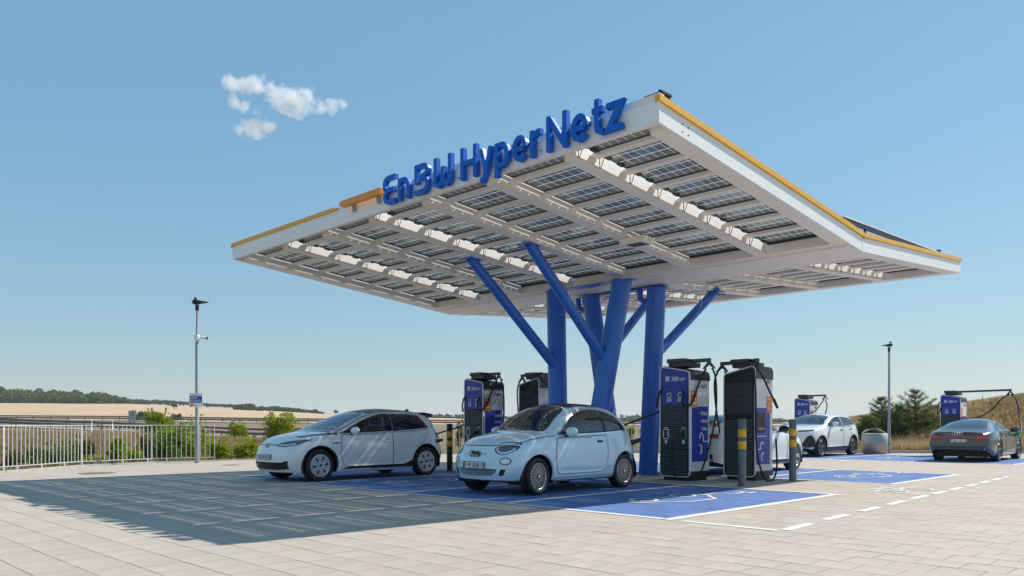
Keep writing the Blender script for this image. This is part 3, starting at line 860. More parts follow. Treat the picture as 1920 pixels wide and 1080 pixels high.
# ------------------------------------------------------------------ fast chargers
SLAT = None
def charger(label, cx, y0, front, arms, number=None, low=False, group='fast chargers of the charging park', scale=1.0):
    """front 'plugs' or 'grille' faces -Y; arms: list of cable arm directions"""
    global SLAT
    root = thing('fast_charger', label, 'charger', (cx, y0, 0), 0, group)
    root.scale = (scale, scale, scale)
    w, dp = .37, .78
    hl, hr = (2.43, 2.33) if front == 'plugs' else (2.30, 2.43)
    rr = .09
    # outline of the front, rounded corners, sloped top
    out = []
    for (x, z, a0) in ((w-rr, .10+rr, -90), (w-rr, hr-rr, 0), (-w+rr, hl-rr, 90), (-w+rr, .10+rr, 180)):
        out += [(x+rr*math.cos(R(a0+t)), z+rr*math.sin(R(a0+t))) for t in (0, 22, 45, 68, 90)]
    def inset(o, d):
        c = (0, 1.25); r = []
        n = len(o)
        for i in range(n):
            p, a, b = Vector(o[i]), Vector(o[i-1]), Vector(o[(i+1) % n])
            t = (b-a).normalized(); nn = Vector((t.y, -t.x))
            r.append(tuple(p-nn*d))
        return r
    in1 = inset(out, .022)
    n = len(out)
    mb = MB()      # pale edge frame of the front
    vs = [(x, 0, z) for x, z in out] + [(x, 0, z) for x, z in in1] + [(x, .012, z) for x, z in in1] + [(x, .03, z) for x, z in out]
    fs = []
    for i in range(n):
        j = (i+1) % n
        fs += [(i, j, n+j, n+i), (n+i, n+j, 2*n+j, 2*n+i), (3*n+i, 3*n+j, j, i)]
    mb.add(vs, fs)
    mb.build('front_frame', M['cwhite'], root)
    mb = MB()
    mb.add([(x, .012, z) for x, z in in1], [list(range(n))])
    mb.build('front_panel', M['black'], root)
    # body behind the frame: white side walls, dark rounded top band
    body = MB()
    o2 = inset(out, .012)
    def ringv(y): return [(x, y, z) for x, z in o2]
    vs = ringv(.03) + ringv(dp)
    body.add(vs, [(i, (i+1) % n, n+(i+1) % n, n+i) for i in range(n)], 0)
    body.add(ringv(dp), [list(range(n))], 1)
    body.build('cabinet', [M['cwhite'], M['anthracite']], root)
    mb = MB()      # dark cap over the top
    zc = hr-.20 if front == 'plugs' else hr-.27
    oc = [(w+.004, zc), (w+.004, hr-.09), (w-.025, hr-.02), (w-.09, hr+.012), (-w+.09, hl+.012), (-w+.02, hl-.03), (-w-.004, hl-.09), (-w-.004, zc+.1)]
    mb.prism(oc, 'Y', .034, dp+.01)
    mb.build('top_cap', M['anthracite'], root)
    mb = MB(); mb.box((-w+.06, .06, 0), (w-.05, dp-.04, .115)); mb.box((-w+.005, .032, .10), (w+.003, dp+.004, .22)); mb.build('plinth', M['black'], root)
    mb = MB(); mb.box((-w-.08, -.10, 0), (w+.08, dp+.1, .022), 0, .006); mb.build('footing', M['concrete'], root)
    # slats
    if SLAT is None:
        s = MB(); sw = .31
        s.add([(-sw, 0, -.016), (sw, 0, -.016), (sw, -.018, -.002), (-sw, -.018, -.002), (-sw, -.016, .008), (sw, -.016, .008), (sw, 0, .016), (-sw, 0, .016)],
              [(0, 1, 2, 3), (3, 2, 5, 4), (4, 5, 6, 7)])
        SLAT = s.mesh('slat', M['slat'])
    def slats(z0, z1, step):
        z = z0
        while z < z1:
            o = link('slat', SLAT, root); o.location = (0, .011, z); z += step
    def tri(name, pts, m, y):  # flat print polygon
        q = MB(); q.add([(x, y, z) for x, z in pts], [list(range(len(pts)))]); return q.build(name, m, root)
    if front == 'plugs':
        mb = MB()
        mb.add([(x, .005, z) for x, z in ((-w+.026, 2.01), (w-.026, 2.01), (w-.026, hr-.10), (w-.05, hr-.045), (w-.10, hr-.024), (-w+.10, hl-.024), (-w+.05, hl-.045), (-w+.026, hl-.10))], [list(range(8))])
        mb.build('head_panel', M['cblue'], root)
        mb = MB(); mb.box((-w+.06, -.001, 1.62), (w-.06, .011, 2.0)); mb.build('plug_bay', M['cblue'], root)
        mb = MB()
        mb.box((-.22, .001, 2.115), (-.13, .004, 2.215)); mb.build('number_field', M['print'], root); mb = MB()
        put_text(mb, '300', .098, (-.075, .002, 2.112), (1, 0, 0), (0, 0, 1), sx=.84)
        put_text(mb, 'kW', .075, (.125, .002, 2.112), (1, 0, 0), (0, 0, 1), sx=.8)
        mb.build('power_lettering', M['print'], root)
        mb = MB(); put_text(mb, number or '2', .065, (-.175, -.0006, 2.13), (1, 0, 0), (0, 0, 1), sx=.9, align='C'); mb.build('number', M['cblue'], root)
        for x in (-.13, .14):    # connector pictograms
            mb = MB()
            mb.tube([(x-.04, -.004, 1.86), (x+.04, -.004, 1.86), (x+.05, -.004, 1.80), (x+.03, -.004, 1.765), (x-.03, -.004, 1.765), (x-.05, -.004, 1.80)], .011, 5, closed=True)
            for q in (-.03, .03): mb.tube([(x+q+.026*math.cos(t), -.004, 1.715+.026*math.sin(t)) for t in np.linspace(0, 5.6, 8)], .010, 5, closed=True)
            mb.build('connector_symbol', M['print'], root)
        slats(1.18, 1.60, .045); slats(.17, .66, .052)
        mb = MB(); mb.box((-w+.045, .004, .70), (w-.045, .0115, 1.14)); mb.build('socket_panel', M['anthracite'], root)
        for x, mm in ((-.21, M['print']), (.22, M['green'])):
            mb = MB()
            mb.tube([(x+.062*q, -.002, 1.0+.10*r_) for q, r_ in ((-1, -.7), (-1, .7), (-.7, 1), (.7, 1), (1, .7), (1, -.7), (.7, -1), (-.7, -1))], .011, 6, closed=True)
            mb.build('socket_ring', mm, root)
            mb = MB(); mb.box((x-.026, -.004, .80), (x+.026, .003, .875)); mb.box((x-.05, -.002, 1.125), (x+.05, .003, 1.14)); mb.build('socket_mark', M['print'], root)
        mb = MB(); mb.cyl((.22, 0, 1.0), (.14, -.13, .97), .045, .04, 12); mb.cyl((.14, -.13, .97), (.09, -.17, .86), .032, .02, 10); mb.build('parked_plug', M['black'], root)
        mb = MB(); mb.tube([(.09, -.17, .86), (.06, -.16, .74), (.02, -.12, .55), (.01, -.09, .35), (.05, -.09, .16), (.12, -.06, .05)], .016, 7); mb.build('parked_cable', M['black'], root)
    else:
        slats(1.46, 2.10, .046); slats(.17, 1.30, .046)
        mb = MB(); mb.box((.10, -.002, 1.375), (.29, .011, 1.40)); mb.build('door_grip', M['black'], root)
    # right hand side wall with prints
    xs = w-.0095
    sgn = 1
    q = MB(); put_text(q, 'EnBW', .085, (xs, .70, hr-.36), (0, 1, 0), (0, 0, 1), sx=.85, align='R'); q.box((xs-.001, .22, hr-.325), (xs+.001, .38, hr-.316), 1); q.build('brand_lettering', [M['printdark'], M['orange']], root)
    if front == 'plugs':
        q = MB(); q.box((xs-.004, .10, .42), (xs+.004, dp-.06, 1.58)); q.build('info_panel', M['cblue'], root)
        q = MB()
        for i, t in enumerate(('Einfach', 'schnell', 'laden.')): put_text(q, t, .085, (xs+.0055, dp-.08, 1.40-.16*i), (0, 1, 0), (0, 0, 1), sx=.8, align='R')
        pl = [[(.42, .62), (.42, .72), (.53, .80)], [(.36, .92), (.44, .98), (.52, .90), (.52, .80), (.72, .80)], [(.36, .60), (.36, .66), (.43, .66)]]
        q.tube([(xs+.004, a, b) for a, b in ((.40, .98), (.45, 1.03), (.52, .98), (.54, .84), (.72, .84))], .015, 6)
        q.tube([(xs+.004, a, b) for a, b in ((.40, .98), (.40, .90))], .015, 6)
        q.tube([(xs+.004, a, b) for a, b in ((.40, .78), (.46, .74), (.46, .62), (.40, .58))], .015, 6)
        q.build('plug_emblem', M['print'], root)
        sy = (.04, .30); sz = (1.55, 1.90)
    else:
        q = MB(); q.box((xs-.004, .06, .36), (xs+.004, dp-.12, 1.55)); q.build('info_panel', M['cblue'], root)
        q = MB(); q.box((xs-.002, .10, 1.03), (xs+.012, .42, 1.46)); q.build('screen', M['screen'], root)
        q = MB()
        for i in range(4): q.box((xs+.011, .15+i*.07, 1.10), (xs+.0135, .175+i*.07, 1.13))
        q.box((xs+.011, .26, 1.06), (xs+.0135, .275, 1.085))
        q.box((xs+.003, .10, .945), (xs+.0055, .50, .958))
        q.tube([(xs+.004, a, b) for a, b in ((.08, .68), (.22, .68), (.24, .80), (.32, .84), (.36, .78))], .015, 6)
        q.tube([(xs+.004, a, b) for a, b in ((.36, .60), (.28, .56), (.27, .46), (.34, .44))], .015, 6)
        q.build('plug_emblem', M['print'], root)
        sy = (.52, .76); sz = (1.45, 1.80)
    q = MB(); q.box((xs-.001, sy[0], sz[0]), (xs+.0065, sy[1], sz[1])); q.build('sticker', M['stick'], root)
    q = MB()
    ym = (sy[0]+sy[1])/2
    q.tube([(xs+.007, ym-.075, sz[0]+.10), (xs+.007, ym-.075, sz[0]+.15), (xs+.007, ym-.03, sz[0]+.20), (xs+.007, ym+.03, sz[0]+.20), (xs+.007, ym+.075, sz[0]+.15), (xs+.007, ym+.075, sz[0]+.10)], .008, 5, closed=True)
    for dy in (-.045, .045): q.tube([(xs+.007, ym+dy+.024*math.cos(t), sz[0]+.09+.024*math.sin(t)) for t in np.linspace(0, 5.5, 7)], .007, 5, closed=True)
    q.build('sticker_symbol', M['print'], root)
    q = MB(); q.box((xs+.006, ym-.08, sz[1]-.06), (xs+.008, ym+.08, sz[1]-.045)); q.build('sticker_line', M['print'], root)
    # cable arms
    hb = max(hl, hr)
    mb = MB(); mb.box((-.24, .12, hb-.02), (.26, .62, hb+.09), 0, .02); mb.build('arm_base', M['anthracite'], root)
    mb = MB(); mb.box((-.27, .10, hb+.075), (.16, .60, hb+.165), 0, .015); mb.build('arm_housing', M['greygreen'], root)
    for (p0, p1) in arms:
        p0, p1 = Vector(p0), Vector(p1)
        z0, z1 = hb+.075, hb+.150
        d = (p1-p0).normalized(); nn = Vector((-d.y, d.x))*.035
        mb = MB(); c4 = [p0-nn, p1-nn, p1+nn, p0+nn]
        mb.hexa([(*c, z0) for c in c4] + [(*c, z1) for c in c4]); mb.build('cable_arm', M['greygreen'], root)
        e = p1 - d*.03
        dh = d*.14
        mb = MB(); a, b = e-dh, e+dh*.9
        mb.prism([(-.03, 0), (.03, 0), (.15, -.14), (.11, -.15), (0, -.055), (-.11, -.15), (-.15, -.14)], 'Y', -.018, .018)
        ang = math.atan2(d.y, d.x)
        mb.v = [(e.x+x*math.cos(ang)-y*math.sin(ang), e.y+x*math.sin(ang)+y*math.cos(ang), z0+z) for x, y, z in mb.v]
        mb.build('cable_hanger', M['greygreen'], root)
    return root, hb

def spline(pts, n=24):
    P = [Vector(p) for p in pts]; P = [P[0]*2-P[1]] + P + [P[-1]*2-P[-2]]
    out = []
    m = len(P)-3
    for i in range(m):
        for k in range(max(2, n//m)):
            t = k/max(2, n//m)
            a, b, c, d = P[i], P[i+1], P[i+2], P[i+3]
            out.append(.5*((2*b)+(c-a)*t+(2*a-5*b+4*c-d)*t*t+(3*b-a-3*c+d)*t**3))
    out.append(P[-2]); return out
def cable(root, pts, r=.02, name='charging_cable', m='rubber'):
    mb = MB(); mb.tube(spline(pts, 36), r, 8); return mb.build(name, M[m], root)
RX = ((.1, .36), (.64, .36))
def plug_cables(root, hb, left_end):
    # right arm: loop down along the side wall into the front recess
    cable(root, [(.54, .36, hb-.06), (.46, .33, hb-.22), (.41, .22, hb-.48), (.40, .08, hb-.74), (.36, -.07, hb-.86), (.27, -.10, hb-.80), (.23, -.05, hb-.66), (.22, .0, hb-.50)])
    cable(root, [(.68, .36, hb-.06), (.74, .38, hb-.22), (.76, .40, hb-.6), (.72, .42, hb-1.1), (.60, .36, .7), (.50, .26, .25), (.44, .2, .05), (.40, .1, .04)])
    # left loop
    cable(root, [(-.30, .0, hb-.48), (-.34, -.05, hb-.56), (-.44, .0, hb-.80), (-.52, .12, hb-.86), (-.56, .2, hb-.70), (-.52, .26, hb-.48), (-.40, .3, hb-.34)])
ch, hb = charger('near charger with blue 300 kW head and hanging plug cable beside the rear blue column', -9.37, 14.2, 'plugs', [RX], '2')
plug_cables(ch, hb, None)
near_charger = ch
cable(ch, [(-.34, .10, 1.50), (-.55, .0, 1.42), (-.95, -.55, 1.16), (-1.02, -.84, .93)])
ch2, hb = charger('charger showing its ribbed dark back behind the grey bollard, screen on its right wall', -8.46, 15.25, 'grille', [((.0, .40), (-.66, .40)), ((.1, .30), (.42, .02))])
cable(ch2, [(.40, .0, hb-.06), (.47, .1, hb-.2), (.52, .3, hb-.5), (.56, .46, hb-.72)], .022)
mb = MB(); mb.cyl((.555, .45, hb-.70), (.585, .56, hb-.88), .034, .03, 10); mb.build('connector', M['black'], ch2)
cable(ch2, [(.36, -.03, hb-.08), (.39, -.01, hb-.6), (.40, -.02, 1.0), (.42, .05, .45), (.48, .22, .06), (.55, .42, .04), (.52, .66, .3), (.47, .72, .9)])
cable(ch2, [(-.74, .40, hb-.06), (-.82, .40, hb-.3), (-.80, .42, hb-.8), (-.72, .46, 1.0)])
cable(ch2, [(-.58, .40, hb-.06), (-.50, .42, hb-.14), (-.44, .44, hb-.22)])
ch3, hb = charger('charger with blue head farthest left, partly behind the pale blue small car', -15.66, 14.2, 'plugs', [RX], '1')
plug_cables(ch3, hb, None)
cable(ch3, [(-.34, .10, 1.30), (-.45, -.05, 1.15), (-.55, -.7, .98), (-.52, -1.35, .80)])
ch4, hb = charger('charger with dark ribbed back half hidden behind the front blue column', -14.62, 15.25, 'grille', [((.0, .40), (-.66, .40)), ((.1, .30), (.42, .02))])
cable(ch4, [(.36, -.03, hb-.08), (.30, -.06, hb-.25), (.22, -.05, hb-.45)])
cable(ch4, [(.42, .0, hb-.06), (.50, .2, hb-.2), (.52, .4, hb-.5)])
cable(ch4, [(-.74, .40, hb-.06), (-.82, .40, hb-.3), (-.80, .42, hb-.9), (-.72, .46, .8)])
cable(ch4, [(-.58, .40, hb-.06), (-.54, .40, hb-.5), (-.55, .40, 1.0), (-.55, .4, .6)])
ch5, hb = charger('distant charger with blue head rising behind the white sport utility car', -15.45, 33.3, 'plugs', [((.1, .36), (.95, .3))], '1', scale=.965)
cable(ch5, [(.92, .3, hb-.06), (1.02, .25, hb-.3), (1.0, .2, hb-.6), (.9, .15, hb-.9)], .024)
cable(ch5, [(.86, .3, hb-.06), (.72, .25, hb-.3), (.5, .15, hb-.6), (.3, .0, hb-.7)], .024)
ch6, hb = charger('distant charger with long cable arm behind the dark grey car', -9.58, 33.3, 'plugs', [((.1, .36), (2.15, -.25))], '1', scale=.965)
cable(ch6, [(2.1, -.25, hb-.04), (1.8, -.2, hb-.25), (1.45, -.15, hb-.65), (1.0, -.1, hb-.9), (.5, -.1, hb-.95), (.25, -.03, hb-.80)], .026)
cable(ch6, [(2.15, -.25, hb-.04), (2.35, -.35, hb-.3), (2.52, -.7, hb-.9), (2.68, -1.2, hb-1.3), (2.76, -1.55, .98)], .026)
cable(ch6, [(-.32, .0, hb-.5), (-.44, -.04, hb-.75), (-.5, .06, hb-.7), (-.48, .12, hb-.4), (-.4, .15, hb-.25)], .024)

# ------------------------------------------------------------------ bollards
def bollard(label, x, y, h, black=False):
    r = thing('bollard', label, 'bollard', (x, y, 0), 0, 'bollards at the chargers')
    mb = MB(); mb.lathe([(.076, 0), (.076, h-.015), (.066, h), (0.0, h+.002)], 20); mb.build('post', M['black' if black else 'postgrey'], r)
    for z0 in (h-.275, h-.505):
        mb = MB(); mb.lathe([(.077, z0-.075), (.0795, z0-.073), (.0795, z0+.073), (.077, z0+.075)], 20); mb.build('yellow_band', M['bolyellow'], r)
    mb = MB(); mb.cyl((0, 0, 0), (0, 0, .012), .12, n=16); mb.build('foot_ring', M['concrete'], r)
bollard('grey steel bollard with two yellow bands in front of the ribbed charger', -7.64, 13.89, 1.31)
bollard('grey steel bollard with two yellow bands at the front wheel of the white saloon', -7.60, 15.94, 1.31)
bollard('dark banded bollard between the white hatchback and the pale blue small car', -15.43, 13.18, 1.22, True)

# ------------------------------------------------------------------ railings at the lot edge
BAL = None
def railing(label, pts, step=.145, endpost=True):
    global BAL
    if BAL is None:
        b = MB(); b.box((-.009, -.009, .13), (.009, .009, 1.165)); BAL = b.mesh('baluster', M['rail'])
        p = MB(); p.box((-.028, -.010, -.12), (.028, .010, 1.19)); railing.post = p.mesh('post', M['rail'])
        f = MB(); f.box((-.025, -.02, -.02), (.025, .02, .115)); railing.foot = f.mesh('foot', M['rail'])
    base = Vector((*pts[0], 0))
    root = thing('metal_railing', label, 'railing', base, 0, 'pale railings round the lot')
    for a, b in zip(pts[:-1], pts[1:]):
        a, b = Vector(a), Vector(b); L = (b-a).length; d = (b-a)/L; ang = math.atan2(d.y, d.x); nn = Vector((-d.y, d.x))
        for z0, z1, w in ((1.165, 1.19, .022), (.105, .13, .018)):
            mb = MB(); c4 = [a-nn*w, b-nn*w, b+nn*w, a+nn*w]
            mb.hexa([(*c, z0) for c in c4]+[(*c, z1) for c in c4]); mb.build('top_rail' if z0 > 1 else 'bottom_rail', M['rail'], root, base)
        n_ = max(2, round(L/step))
        for i in range(n_):
            q = a + d*(L*i/n_)
            o = link('post' if i == 0 else 'baluster', railing.post if i == 0 else BAL, root)
            o.location = (q.x-base.x, q.y-base.y, 0); o.rotation_euler = (0, 0, ang)
            if i and i % 6 == 3:
                o = link('foot', railing.foot, root); o.location = (q.x-base.x, q.y-base.y, 0); o.rotation_euler = (0, 0, ang)
    q = pts[-1]
    o = link('post', BAL, root); o.location = (q[0]-base.x, q[1]-base.y, 0)
off = lambda p: (p[0]-.12, p[1])
railing('pale steel bar railing bending along the lot edge behind the lamp post on the left', [(-21.3, .6), off((-22.15, 2.75)), off((-23.45, 5.15)), off((-25.2, 7.5)), off((-25.75, 9.7)), off((-25.42, 11.6))])
railing('far pale railing seen between the parked cars and chargers', [(-25.2, 18.3), (-24.75, 21.1), (-22.5, 24.3), (-20.1, 27.7), (-18.1, 29.7)])

# ------------------------------------------------------------------ lamp posts, camera, notice
def lamp_post(label, x, y, h, head, rz, r0=.055):
    r = thing('lamp_post', label, 'street lamp', (x, y, 0), 0, 'lamp posts of the lot')
    mb = MB()
    mb.lathe([(r0*1.32, 0), (r0*1.32, 1.12), (r0*1.05, 1.16), (r0, h*.75), (r0*.62, h*.76), (r0*.55, h-.1)] if head else [(r0*1.2, 0), (r0*1.2, 1.25), (r0, 1.29), (r0*.8, h-.1)], 16)
    mb.box((-.04, -r0*1.36, .55), (.04, -r0*1.3, .85)); mb.build('pole', M['galv'], r)
    mb = MB(); mb.cyl((0, 0, h-.24), (0, 0, h-.06), r0*.95, r0*1.1, 12); mb.build('lamp_socket', M['black'], r)
    mb = MB()
    c, s = math.cos(rz), math.sin(rz)
    hs = .78 if head else .66
    prof = [tuple(q*hs for q in p_) for p_ in ((-.20, .02, .10, -.02), (-.1, .13, .13, -.06), (.05, .15, .10, -.06), (.25, .14, .05, -.02), (.42, .10, .02, 0), (.46, .03, .005, 0))]
    vs, fs = [], []
    for a, w, up, dn in prof:
        for (yy, zz) in ((-w, dn*.6), (-w*.7, up), (w*.7, up), (w, dn*.6), (0, dn)):
            vs.append((a*c-yy*s, a*s+yy*c, h+zz+a*.05))
    for i in range(len(prof)-1):
        for k in range(5): fs.append((i*5+k, i*5+(k+1) % 5, i*5+5+(k+1) % 5, i*5+5+k))
    fs += [(4, 3, 2, 1, 0), tuple(range(len(vs)-5, len(vs)))]
    mb.add(vs, fs); mb.cyl((-.05*c, -.05*s, h+.1), (-.05*c, -.05*s, h+.17), .04, n=10)
    mb.build('lamp_head', M['black'], r)
    return r
LP = at(369.5, 24.75); lamp_post('tall lamp post with blue notice and camera on the left behind the railing', LP.x, LP.y, 5.0, True, R(45))
RP = at(1667, 32.7); lamp_post('slim lamp post with dark head beside the steel bin on the right', RP.x, RP.y, 4.45, False, R(190), .05)
t = thing('security_camera', 'white bullet camera clamped halfway up the left lamp post', 'camera', (LP.x, LP.y, 3.9))
mb = MB(); mb.lathe([(.075, -.10), (.085, -.08), (.085, .07), (.07, .1)], 14); mb.box((.02, -.03, -.03), (.12, .03, .05)); mb.build('mount', M['white'], t)
mb = MB(); c45 = math.sqrt(.5)
mb.cyl((.10*c45, .10*c45, .02), (.30*c45, .30*c45, .0), .045, .05, 12); mb.build('housing', M['white'], t)
mb = MB(); mb.cyl((.30*c45, .30*c45, .0), (.325*c45, .325*c45, -.003), .047, .047, 12); mb.build('lens', M['black'], t)
t = thing('parking_sign', 'small white notice with blue field on the left lamp post', 'sign', (LP.x+.06, LP.y-.06, 1.74), R(45))
mb = MB(); mb.box((-.205, -.012, 0), (.205, -.004, .44)); mb.build('board', M['print'], t)
mb = MB(); mb.box((-.19, -.0155, .135), (.19, -.0125, .345)); mb.build('blue_field', M['cblue'], t)
mb = MB()
for i, w in enumerate((.25, .20, .35, .33)): mb.box((-.175, -.0175, .305-.048*i), (-.175+w, -.016, .318-.048*i))
mb.build('lettering', M['print'], t)
mb = MB(); mb.box((-.185, -.0155, .02), (-.085, -.0125, .115)); mb.build('orange_symbol', M['stick'], t)
mb = MB(); mb.box((-.035, -.0155, .045), (.0, -.0125, .085)); mb.box((-.19, -.0155, .375), (.1, -.0125, .385)); mb.build('small_print', M['printdark'], t)
mb = MB(); mb.box((-.03, -.004, .1), (.03, .012, .14)); mb.box((-.03, -.004, .32), (.03, .012, .36)); mb.build('clamp', M['galv'], t)

# ------------------------------------------------------------------ steel bin
BP = at(1640, 32.3)
t = thing('litter_bin', 'big brushed steel drum bin with arched lid beside the lamp post', 'bin', (BP.x, BP.y, 0), R(43))
t.scale = (.93, .93, .96)
mb = MB(); mb.lathe([(.47, 0), (.47, .06), (.52, .065), (.525, .86), (.50, .875), (.48, .80), (.47, .5), (.0, .5)], 36); mb.build('drum', M['stainless'], t)
mb = MB()
A_ = [(x, .86+.21*math.cos(x/.53*math.pi/2)) for x in np.linspace(-.53, .53, 13)]
vs = []
for x, z in A_:
    w = math.sqrt(max(0, .53**2-x*x))
    vs += [(x, .08, z), (x, max(.08, w), z-.02), (x, max(.08, w), z-.04), (x, .08, z-.025)]
fs = []
for i in range(12):
    for k in range(4): fs.append((i*4+k, i*4+(k+1) % 4, i*4+4+(k+1) % 4, i*4+4+k))
mb.add(vs, fs, 0, False); mb.build('arched_lid', M['stainless'], t)
mb = MB(); mb.tube([(x, .06, z) for x, z in A_], .022, 8); mb.build('lid_rim', M['stainless'], t)

# ------------------------------------------------------------------ motorway: carriageways, guard rails, marker posts
def road(name, d0, d1, u0, u1, label=None):
    us = np.linspace(u0, u1, 60); vs, fs = [], []
    for u in us:
        for d in (d0, d1):
            p = at(u, d); vs.append((p.x, p.y, H(p.x, p.y)+.12))
    for i in range(59): fs.append((2*i, 2*i+2, 2*i+3, 2*i+1))
    mb = MB(); mb.add(vs, fs, 0, True)
    o = tag(mb.build(name, M['asphalt'], fixn=False), kind='structure')
    if o.data.polygons[0].normal.z < 0: o.data.flip_normals()
road('slip_road', 96, 106, -420, 760)
road('motorway', 197, 211, -420, 1480)
def guard_rail(label, d, u0, u1, n, double=False, dz=0):
    mid = at((u0+u1)/2, d)
    t = thing('guard_rail', label, 'guard rail', (mid.x, mid.y, H(mid.x, mid.y)), 0, 'guard rails along the roads')
    us = np.linspace(u0, u1, n); pts = []
    for u in us:
        p = at(u, d); pts.append(Vector((p.x, p.y, H(p.x, p.y)+.05+dz)))
    base = t.location
    for zz in ((.48, .95) if double else (.45,)):
        mb = MB(); vs, fs = [], []
        for p in pts:
            nx = Vector((.7, -.7, 0))
            for a, b in ((0, .0), (.05, .08), (0, .155), (.05, .23), (0, .31), (-.05, .31), (-.05, 0)): vs.append(p+nx*a+Vector((0, 0, zz+b)))
        k = 7
        for i in range(len(pts)-1):
            for j in range(k): fs.append((i*k+j, i*k+(j+1) % k, (i+1)*k+(j+1) % k, (i+1)*k+j))
        mb.add(vs, fs); mb.build('beam', M['rustrail'], t, base)
    mb = MB()
    for i, p in enumerate(pts):
        mb.box(p+Vector((-.06, -.06, -.3)), p+Vector((.06, .06, .78 if not double else 1.25)))
    o = mb.build('rail_posts', M['rustrail'], t, base); o['kind'] = 'stuff'
guard_rail('near grey guard rail along the slip road beyond the left railing', 94.5, -420, 640, 34)
guard_rail('second guard rail on the far kerb of the slip road', 107.5, -420, 700, 34, dz=.3)
guard_rail('double guard rail along the distant motorway', 195.5, -420, 1480, 60, True)
guard_rail('far guard rail of the motorway below the wheat field', 212.5, -420, 1480, 60, True)
for i, (u, v) in enumerate(((211, 796), (172, 800), (438, 803), (283, 801))):
    p = at(u, 93.5); z = H(p.x, p.y)
    t = thing('marker_post', ['white marker post far left on the slip road verge', 'white marker post leftmost on the slip road verge', 'white marker post beside the round shrub past the railing end', 'white marker post before the bright shrub by the lamp post'][(1, 0, 2, 3)[i] if i < 2 else i], 'marker post', (p.x, p.y, z), 0, 'roadside marker posts')
    mb = MB(); mb.prism([(-.06, -.05), (.06, -.05), (.0, .06)], 'Z', 0, 1.35); mb.build('post', M['print'], t)
    mb = MB(); mb.prism([(-.065, -.055), (.065, -.055), (.0, .065)], 'Z', 1.05, 1.22); mb.build('black_band', M['black'], t)
p = at(248.5, 150); z = H(p.x, p.y)
t = thing('road_sign', 'tall narrow grey sign board seen from behind by the motorway', 'sign', (p.x, p.y, z), R(45))
mb = MB(); mb.box((-.75, -.03, .4), (-.08, .03, 2.7)); mb.box((.08, -.03, .4), (.55, .03, 2.7)); mb.build('board', M['galv'], t)
mb = MB(); mb.cyl((-.4, .08, -.3), (-.4, .08, 2.6), .05, n=8); mb.cyl((.3, .08, -.3), (.3, .08, 2.6), .05, n=8); mb.build('posts', M['galv'], t)
# thin survey stakes on the right bank
for i, (u, v) in enumerate(((1596, 782), (1622, 780), (1842, 765), (1908, 763))):
    P_, d = ground_at(u, v+2)
    t = thing('stake', ['thin stake on the bank above the white sport utility car', 'thin stake on the bank left of the pine', 'thin stake on the bank right of the distant charger', 'thin stake on the bank at the right edge of the view'][i], 'stake', P_, 0, 'thin stakes on the dry bank')
    mb = MB(); mb.cyl((0, 0, -.2), (0, 0, .62), .022, n=6); mb.build('rod', M['galv'], t)
# ------------------------------------------------------------------ cars
def pchip(xs, ys):
    xs, ys = np.array(xs, float), np.array(ys, float)
    h = np.diff(xs); d = np.diff(ys)/h
    m = np.zeros(len(xs))
    for i in range(1, len(xs)-1):
        if d[i-1]*d[i] > 0:
            w1, w2 = 2*h[i]+h[i-1], h[i]+2*h[i-1]
            m[i] = (w1+w2)/(w1/d[i-1]+w2/d[i])
    m[0], m[-1] = d[0], d[-1]
    def f(x):
        x = np.asarray(x, float)
        i = np.clip(np.searchsorted(xs, x, side='right')-1, 0, len(xs)-2)
        t = np.clip((x-xs[i])/h[i], 0, 1)
        return ((2*t**3-3*t**2+1)*ys[i] + (t**3-2*t**2+t)*h[i]*m[i] + (-2*t**3+3*t**2)*ys[i+1] + (t**3-t**2)*h[i]*m[i+1])
    return f
def curve(tab):
    ks = sorted(tab)
    return pchip(ks, [tab[k] for k in ks])

def inside(poly, p):
    x, y = p; c = False; n = len(poly)
    for i in range(n):
        x0, y0 = poly[i]; x1, y1 = poly[i-1]
        if (y0 > y) != (y1 > y) and x < (x1-x0)*(y-y0)/(y1-y0)+x0: c = not c
    return c
def area(poly): return sum(poly[i-1][0]*poly[i][1]-poly[i][0]*poly[i-1][1] for i in range(len(poly)))/2
def densify(poly, step, closed=True):
    out = []
    n = len(poly)
    for i in range(n if closed else n-1):
        a, b = Vector(poly[i]), Vector(poly[(i+1) % n])
        m = max(1, int((b-a).length/step+.5))
        out += [tuple(a.lerp(b, k/m)) for k in range(m)]
    if not closed: out.append(tuple(poly[-1]))
    return out
def rounded(poly, r, k=4):
    out = []; n = len(poly)
    rs = r if isinstance(r, (list, tuple)) else [r]*n
    for i in range(n):
        p, a, b = Vector(poly[i]), Vector(poly[i-1]), Vector(poly[(i+1) % n])
        q = rs[i]
        if q <= 0: out.append(tuple(p)); continue
        la, lb = (a-p).length, (b-p).length
        q_ = min(q, la*.45, lb*.45)
        s, e = p+(a-p).normalized()*q_, p+(b-p).normalized()*q_
        for j in range(k+1):
            t = j/k
            out.append(tuple(s*(1-t)**2+p*2*t*(1-t)+e*t*t))
    return out
def smoothpoly(pts, n=6):
    """closed Catmull-Rom"""
    P = [Vector(p) for p in pts]; m = len(P); out = []
    for i in range(m):
        a, b, c, d = P[i-1], P[i], P[(i+1) % m], P[(i+2) % m]
        for k in range(n):
            t = k/n
            out.append(tuple(.5*((2*b)+(c-a)*t+(2*a-5*b+4*c-d)*t*t+(3*b-a-3*c+d)*t**3)))
    return out
